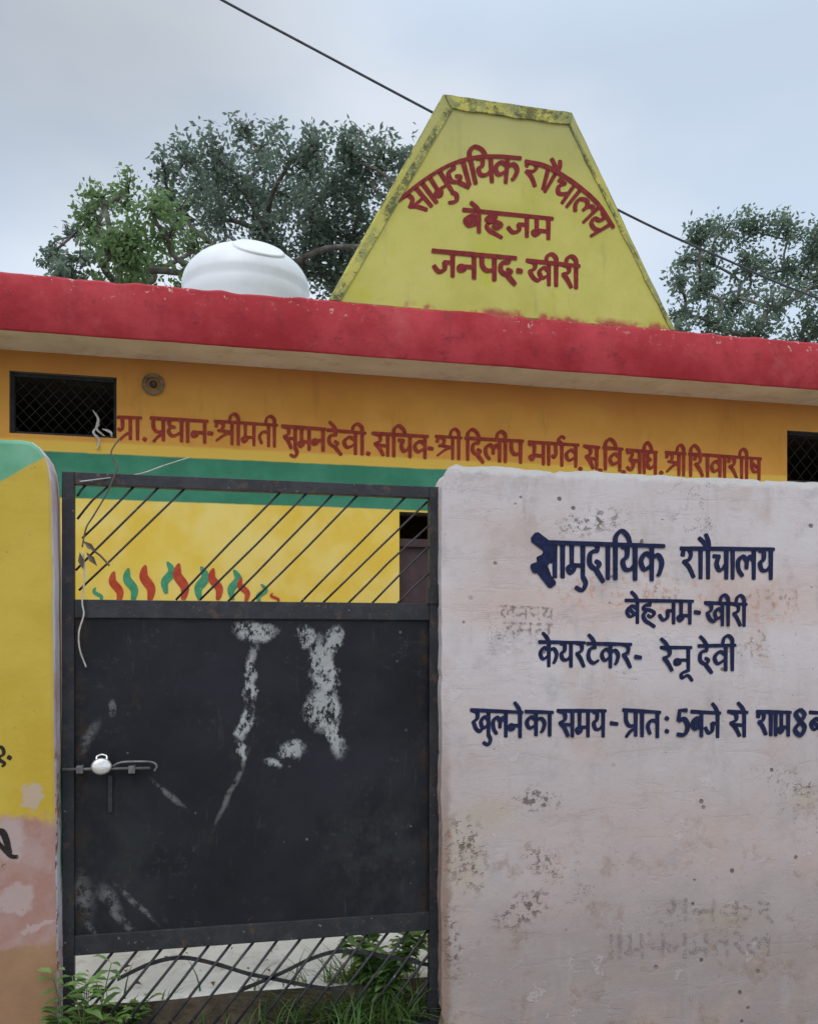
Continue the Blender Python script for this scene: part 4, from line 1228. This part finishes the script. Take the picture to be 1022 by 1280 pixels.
lime = [(128, 248, 22), (160, 245, 26), (190, 262, 30), (120, 285, 30), (165, 290, 36), (210, 300, 34), (240, 315, 30), (140, 320, 34), (190, 335, 36), (250, 345, 32), (275, 328, 22), (150, 360, 34)]
tree('leafy_tree', 'brighter green bushy tree low on the left above the red roof edge', lime, 7.2, 180, 600, M['leaf_lime'], .088, 8, TG, 7)
tree('leafy_tree', 'sparse small tree whose thin dark sprays reach furthest left above the roof edge', [(68, 315, 14), (92, 296, 15), (60, 332, 12), (100, 325, 20), (75, 345, 16), (115, 268, 12), (95, 350, 20)], 7.8, 130, 800, M['leaf_mid'], .085, 12, TG, 6, limb=.028)
right = [(875, 300, 24), (905, 290, 26), (945, 290, 28), (985, 298, 30), (1015, 310, 30), (855, 325, 20), (890, 330, 30), (935, 335, 34), (985, 340, 34), (1025, 350, 36), (845, 350, 20), (875, 365, 28), (920, 375, 34), (965, 385, 34), (1010, 395, 36), (855, 395, 20), (895, 410, 28), (945, 420, 32), (1000, 430, 34), (1060, 340, 40), (1080, 390, 40), (1040, 300, 30), (850, 420, 22)]
tree('leafy_tree', 'dark green tree behind the right end of the red roof edge', right, 9.0, 955, 760, M['leaf_mid'], .088, 21, TG, 7)

# ------------------------------------------------------------------ weeds, grass, litter
rng = random.Random(5)
def weed_plant(name, label, c, n, hgt, spread, Ll, seed, group=None):
    r_ = random.Random(seed)
    o = thing(name, label, 'weed', c, group)
    sb, lb = bmesh.new(), bmesh.new()
    for i in range(n):
        a_ = r_.uniform(0, 2 * math.pi)
        tip = Vector(c) + Vector((math.cos(a_) * spread * r_.uniform(.3, 1), math.sin(a_) * spread * .5 * r_.uniform(.3, 1), hgt * r_.uniform(.45, 1.05)))
        b0 = Vector(c) + Vector((r_.uniform(-.03, .03), r_.uniform(-.02, .02), -.01))
        mid = b0.lerp(tip, .5) + Vector((0, 0, hgt * .14))
        path = catmull([tuple(b0), tuple(mid), tuple(tip)], 5)
        tube(sb, path, .0035, 5, .0015)
        for k_ in range(3, len(path)):
            for sd_ in (-1, 1):
                p = Vector(path[k_])
                d = Vector((sd_ * r_.uniform(.4, 1), r_.uniform(-.8, .5), r_.uniform(-.2, .6))).normalized()
                s_ = d.cross(Vector((0, 0, 1))).normalized()
                if s_.length < .1: s_ = Vector((0, 1, 0))
                L = Ll * r_.uniform(.6, 1.2)
                up = Vector((0, 0, 1))
                v0 = lb.verts.new(p); vt = lb.verts.new(p + d * L - up * L * .15)
                l1 = lb.verts.new(p + d * L * .35 + s_ * L * .26 + up * L * .08); r1 = lb.verts.new(p + d * L * .35 - s_ * L * .26 + up * L * .08)
                l2 = lb.verts.new(p + d * L * .7 + s_ * L * .18 + up * L * .04); r2 = lb.verts.new(p + d * L * .7 - s_ * L * .18 + up * L * .04)
                m1 = lb.verts.new(p + d * L * .35); m2 = lb.verts.new(p + d * L * .7)
                for q in ((v0, m1, l1), (v0, r1, m1), (m1, m2, l2, l1), (m1, r1, r2, m2), (m2, vt, l2), (m2, r2, vt)):
                    lb.faces.new(q).smooth = True
    link('stem', sb, M['weed'], o)
    link('leaves', lb, M['weed'], o)
    return o
WG = 'weeds growing round the gate foot'
p = V(106, 1290, -.06)
weed_plant('broadleaf_weed', 'pale green broad leaved weed at the foot of the yellow wall', (p.x, -.05, 0), 12, .56, .13, .070, 3, WG)
p = G(480, 1262, ZE)
weed_plant('broadleaf_weed', 'bushy green weed behind the lower gate bars, right corner', (p.x, .24, ZE), 22, .27, .20, .080, 7, WG)
p = G(165, 1275, ZE)
weed_plant('broadleaf_weed', 'low green weed behind the lower gate bars, nearest the left stile', (p.x, .22, ZE), 8, .13, .13, .045, 11, WG)

bm = bmesh.new()
def blade(bm, b0, L, lean, r_):
    a_ = r_.uniform(0, 2 * math.pi)
    d = Vector((math.cos(a_), math.sin(a_), 0))
    s_ = Vector((-d.y, d.x, 0)) * r_.uniform(.0025, .0060)
    prev = None
    for k_ in range(5):
        t = k_ / 4
        c_ = b0 + d * lean * L * t * t + Vector((0, 0, L * (t - .35 * lean * t * t)))
        pr = (bm.verts.new(c_ + s_ * (1 - t * .92)), bm.verts.new(c_ - s_ * (1 - t * .92)))
        if prev:
            f = bm.faces.new((prev[0], prev[1], pr[1], pr[0])); f.smooth = True
        prev = pr
for i in range(700):
    u_ = rng.triangular(0.0, 1.0, .8)
    x = gxl + .05 + (gxr - gxl - .08) * u_
    y = rng.uniform(-.12, yA + .02)
    dns = .35 + .65 * max(0, mnoise.noise(Vector((x * 4, y * 4, 1))) + .35)
    if rng.random() > dns * (0.25 + u_): continue
    blade(bm, Vector((x, y, 0 if y < .0 else ZE - .01)), (.14 if y < 0 else 0) + rng.uniform(.07, .17) * (.65 + .6 * u_), rng.uniform(.3, 1.0), rng)
for i in range(260):
    blade(bm, Vector((rng.uniform(-1.2, 2.6), rng.uniform(-.12, -.01), 0)), rng.uniform(.04, .10), rng.uniform(.3, 1.0), rng)
for i in range(700):
    u_ = rng.triangular(.56, 1.0, .82) if i % 5 else rng.random()
    x = gxl + (gxr - gxl) * u_
    y = rng.uniform(.15, yA + .05)
    lean = rng.uniform(.4, 1.5)
    if mnoise.noise(Vector((x * 9, y * 9, 8))) < -.25: continue
    blade(bm, Vector((x, y, .10 if y < yA else ZA - .02)), rng.uniform(.18, .36) if y < yA and i % 5 else rng.uniform(.08, .2), lean, rng)
tag(link('grass', bm, M['grass']), kind='stuff')

bm = bmesh.new()
for i in range(90):
    x, y = rng.uniform(gxl - .1, gxr + .1), rng.uniform(.13, .75)
    z = (ZA + .003 if y > yA + .03 else .16) + rng.uniform(0, .006)
    if y > yA and rng.random() < .65: continue
    d = Vector((rng.gauss(0, 1), rng.gauss(0, 1), rng.uniform(-.1, .3))).normalized()
    s_ = d.cross(Vector((0, 0, 1))).normalized()
    L = rng.uniform(.015, .042)
    c_ = Vector((x, y, z + .006))
    vs = [bm.verts.new(c_ - d * L * .5), bm.verts.new(c_ + s_ * L * .25 + Vector((0, 0, .008))), bm.verts.new(c_ + d * L * .5), bm.verts.new(c_ - s_ * L * .25 + Vector((0, 0, .008)))]
    bm.faces.new(vs)
tag(link('leaf_litter', bm, M['litter']), kind='stuff')

# ------------------------------------------------------------------ small loose things at the gate
def line_thing(name, label, cat, pts, Y, r, m, base=None):
    bm = bmesh.new()
    cp = [tuple(V(p[0], p[1], p[2] if len(p) > 2 else Y)) for p in pts]
    tube(bm, catmull(cp, 6), r, 6)
    return tag(link(name, bm, m, base=cp[-1]), label, cat)
yf = YG - .03
line_thing('dry_vine', 'dry thin vine trailing down over the top left corner of the gate', 'vine', ((150, 548), (139, 566), (147, 583), (141, 600), (133, 618), (117, 645), (108, 660), (103, 684)), yf, .0032, M['twig'])
line_thing('pale_cord', 'slack pale cord tied across the gate top rail, rising to the right', 'cord', ((236, 572, .32), (205, 582, .26), (176, 592, .18), (140, 597, .11), (100, 602, yf)), yf, .0024, M['cord'])
line_thing('frayed_string', 'frayed whitish string hanging down the left stile beside the black sheet', 'string', ((104, 690), (106, 720), (103, 752), (105, 768), (99, 790), (100, 812), (108, 834)), yf - .004, .0032, M['cord'])
bm = bmesh.new()
tube(bm, catmull([tuple(V(*p, yf)) for p in ((104, 676), (117, 688), (126, 695), (137, 707))], 5), .004, 6)
for a, b, c_, d_ in ((104, 676, 121, 690), (108, 690, 122, 708), (100, 690, 104, 712)):
    p, q = V(a, b, yf - .004), V(c_, d_, yf - .008)
    s_ = (q - p).cross(Vector((0, 1, 0))).normalized() * .011
    mid = (p + q) / 2 - Vector((0, .008, 0))
    vs = [bm.verts.new(p), bm.verts.new(mid + s_), bm.verts.new(q), bm.verts.new(mid - s_)]
    bm.faces.new(vs)
tag(link('withered_sprig', bm, M['twig'], base=V(104, 676, yf)), 'withered sprig with curled leaves caught in the bars at the left stile', 'sprig')
bm = bmesh.new()
for pts in (((116, 512), (123, 524), (121, 536), (131, 545)), ((125, 530), (117, 540), (124, 550), (121, 562)), ((128, 536), (138, 540), (140, 546))):
    cp = [Vector(p) for p in catmull([tuple(V(*p, YB - .012)) for p in pts], 6)]
    rr = []
    for k_, p in enumerate(cp):
        d = (cp[min(k_ + 1, len(cp) - 1)] - cp[max(k_ - 1, 0)]).normalized()
        s_ = d.cross(Vector((0, 1, 0))).normalized() * (.006 * math.sin(math.pi * (k_ + .6) / (len(cp) + .4)) + .0015)
        tw = Vector((0, .008 * math.sin(k_ * 1.1), 0))
        rr.append((bm.verts.new(p + s_ + tw), bm.verts.new(p - s_ - tw)))
    for (a, b), (c_, d_) in zip(rr, rr[1:]): bm.faces.new((a, b, d_, c_)).smooth = True
tag(link('torn_rag', bm, M['cloth'], base=V(121, 540, YB)), 'torn white rag caught at the lower right corner of the left ventilator', 'rag')
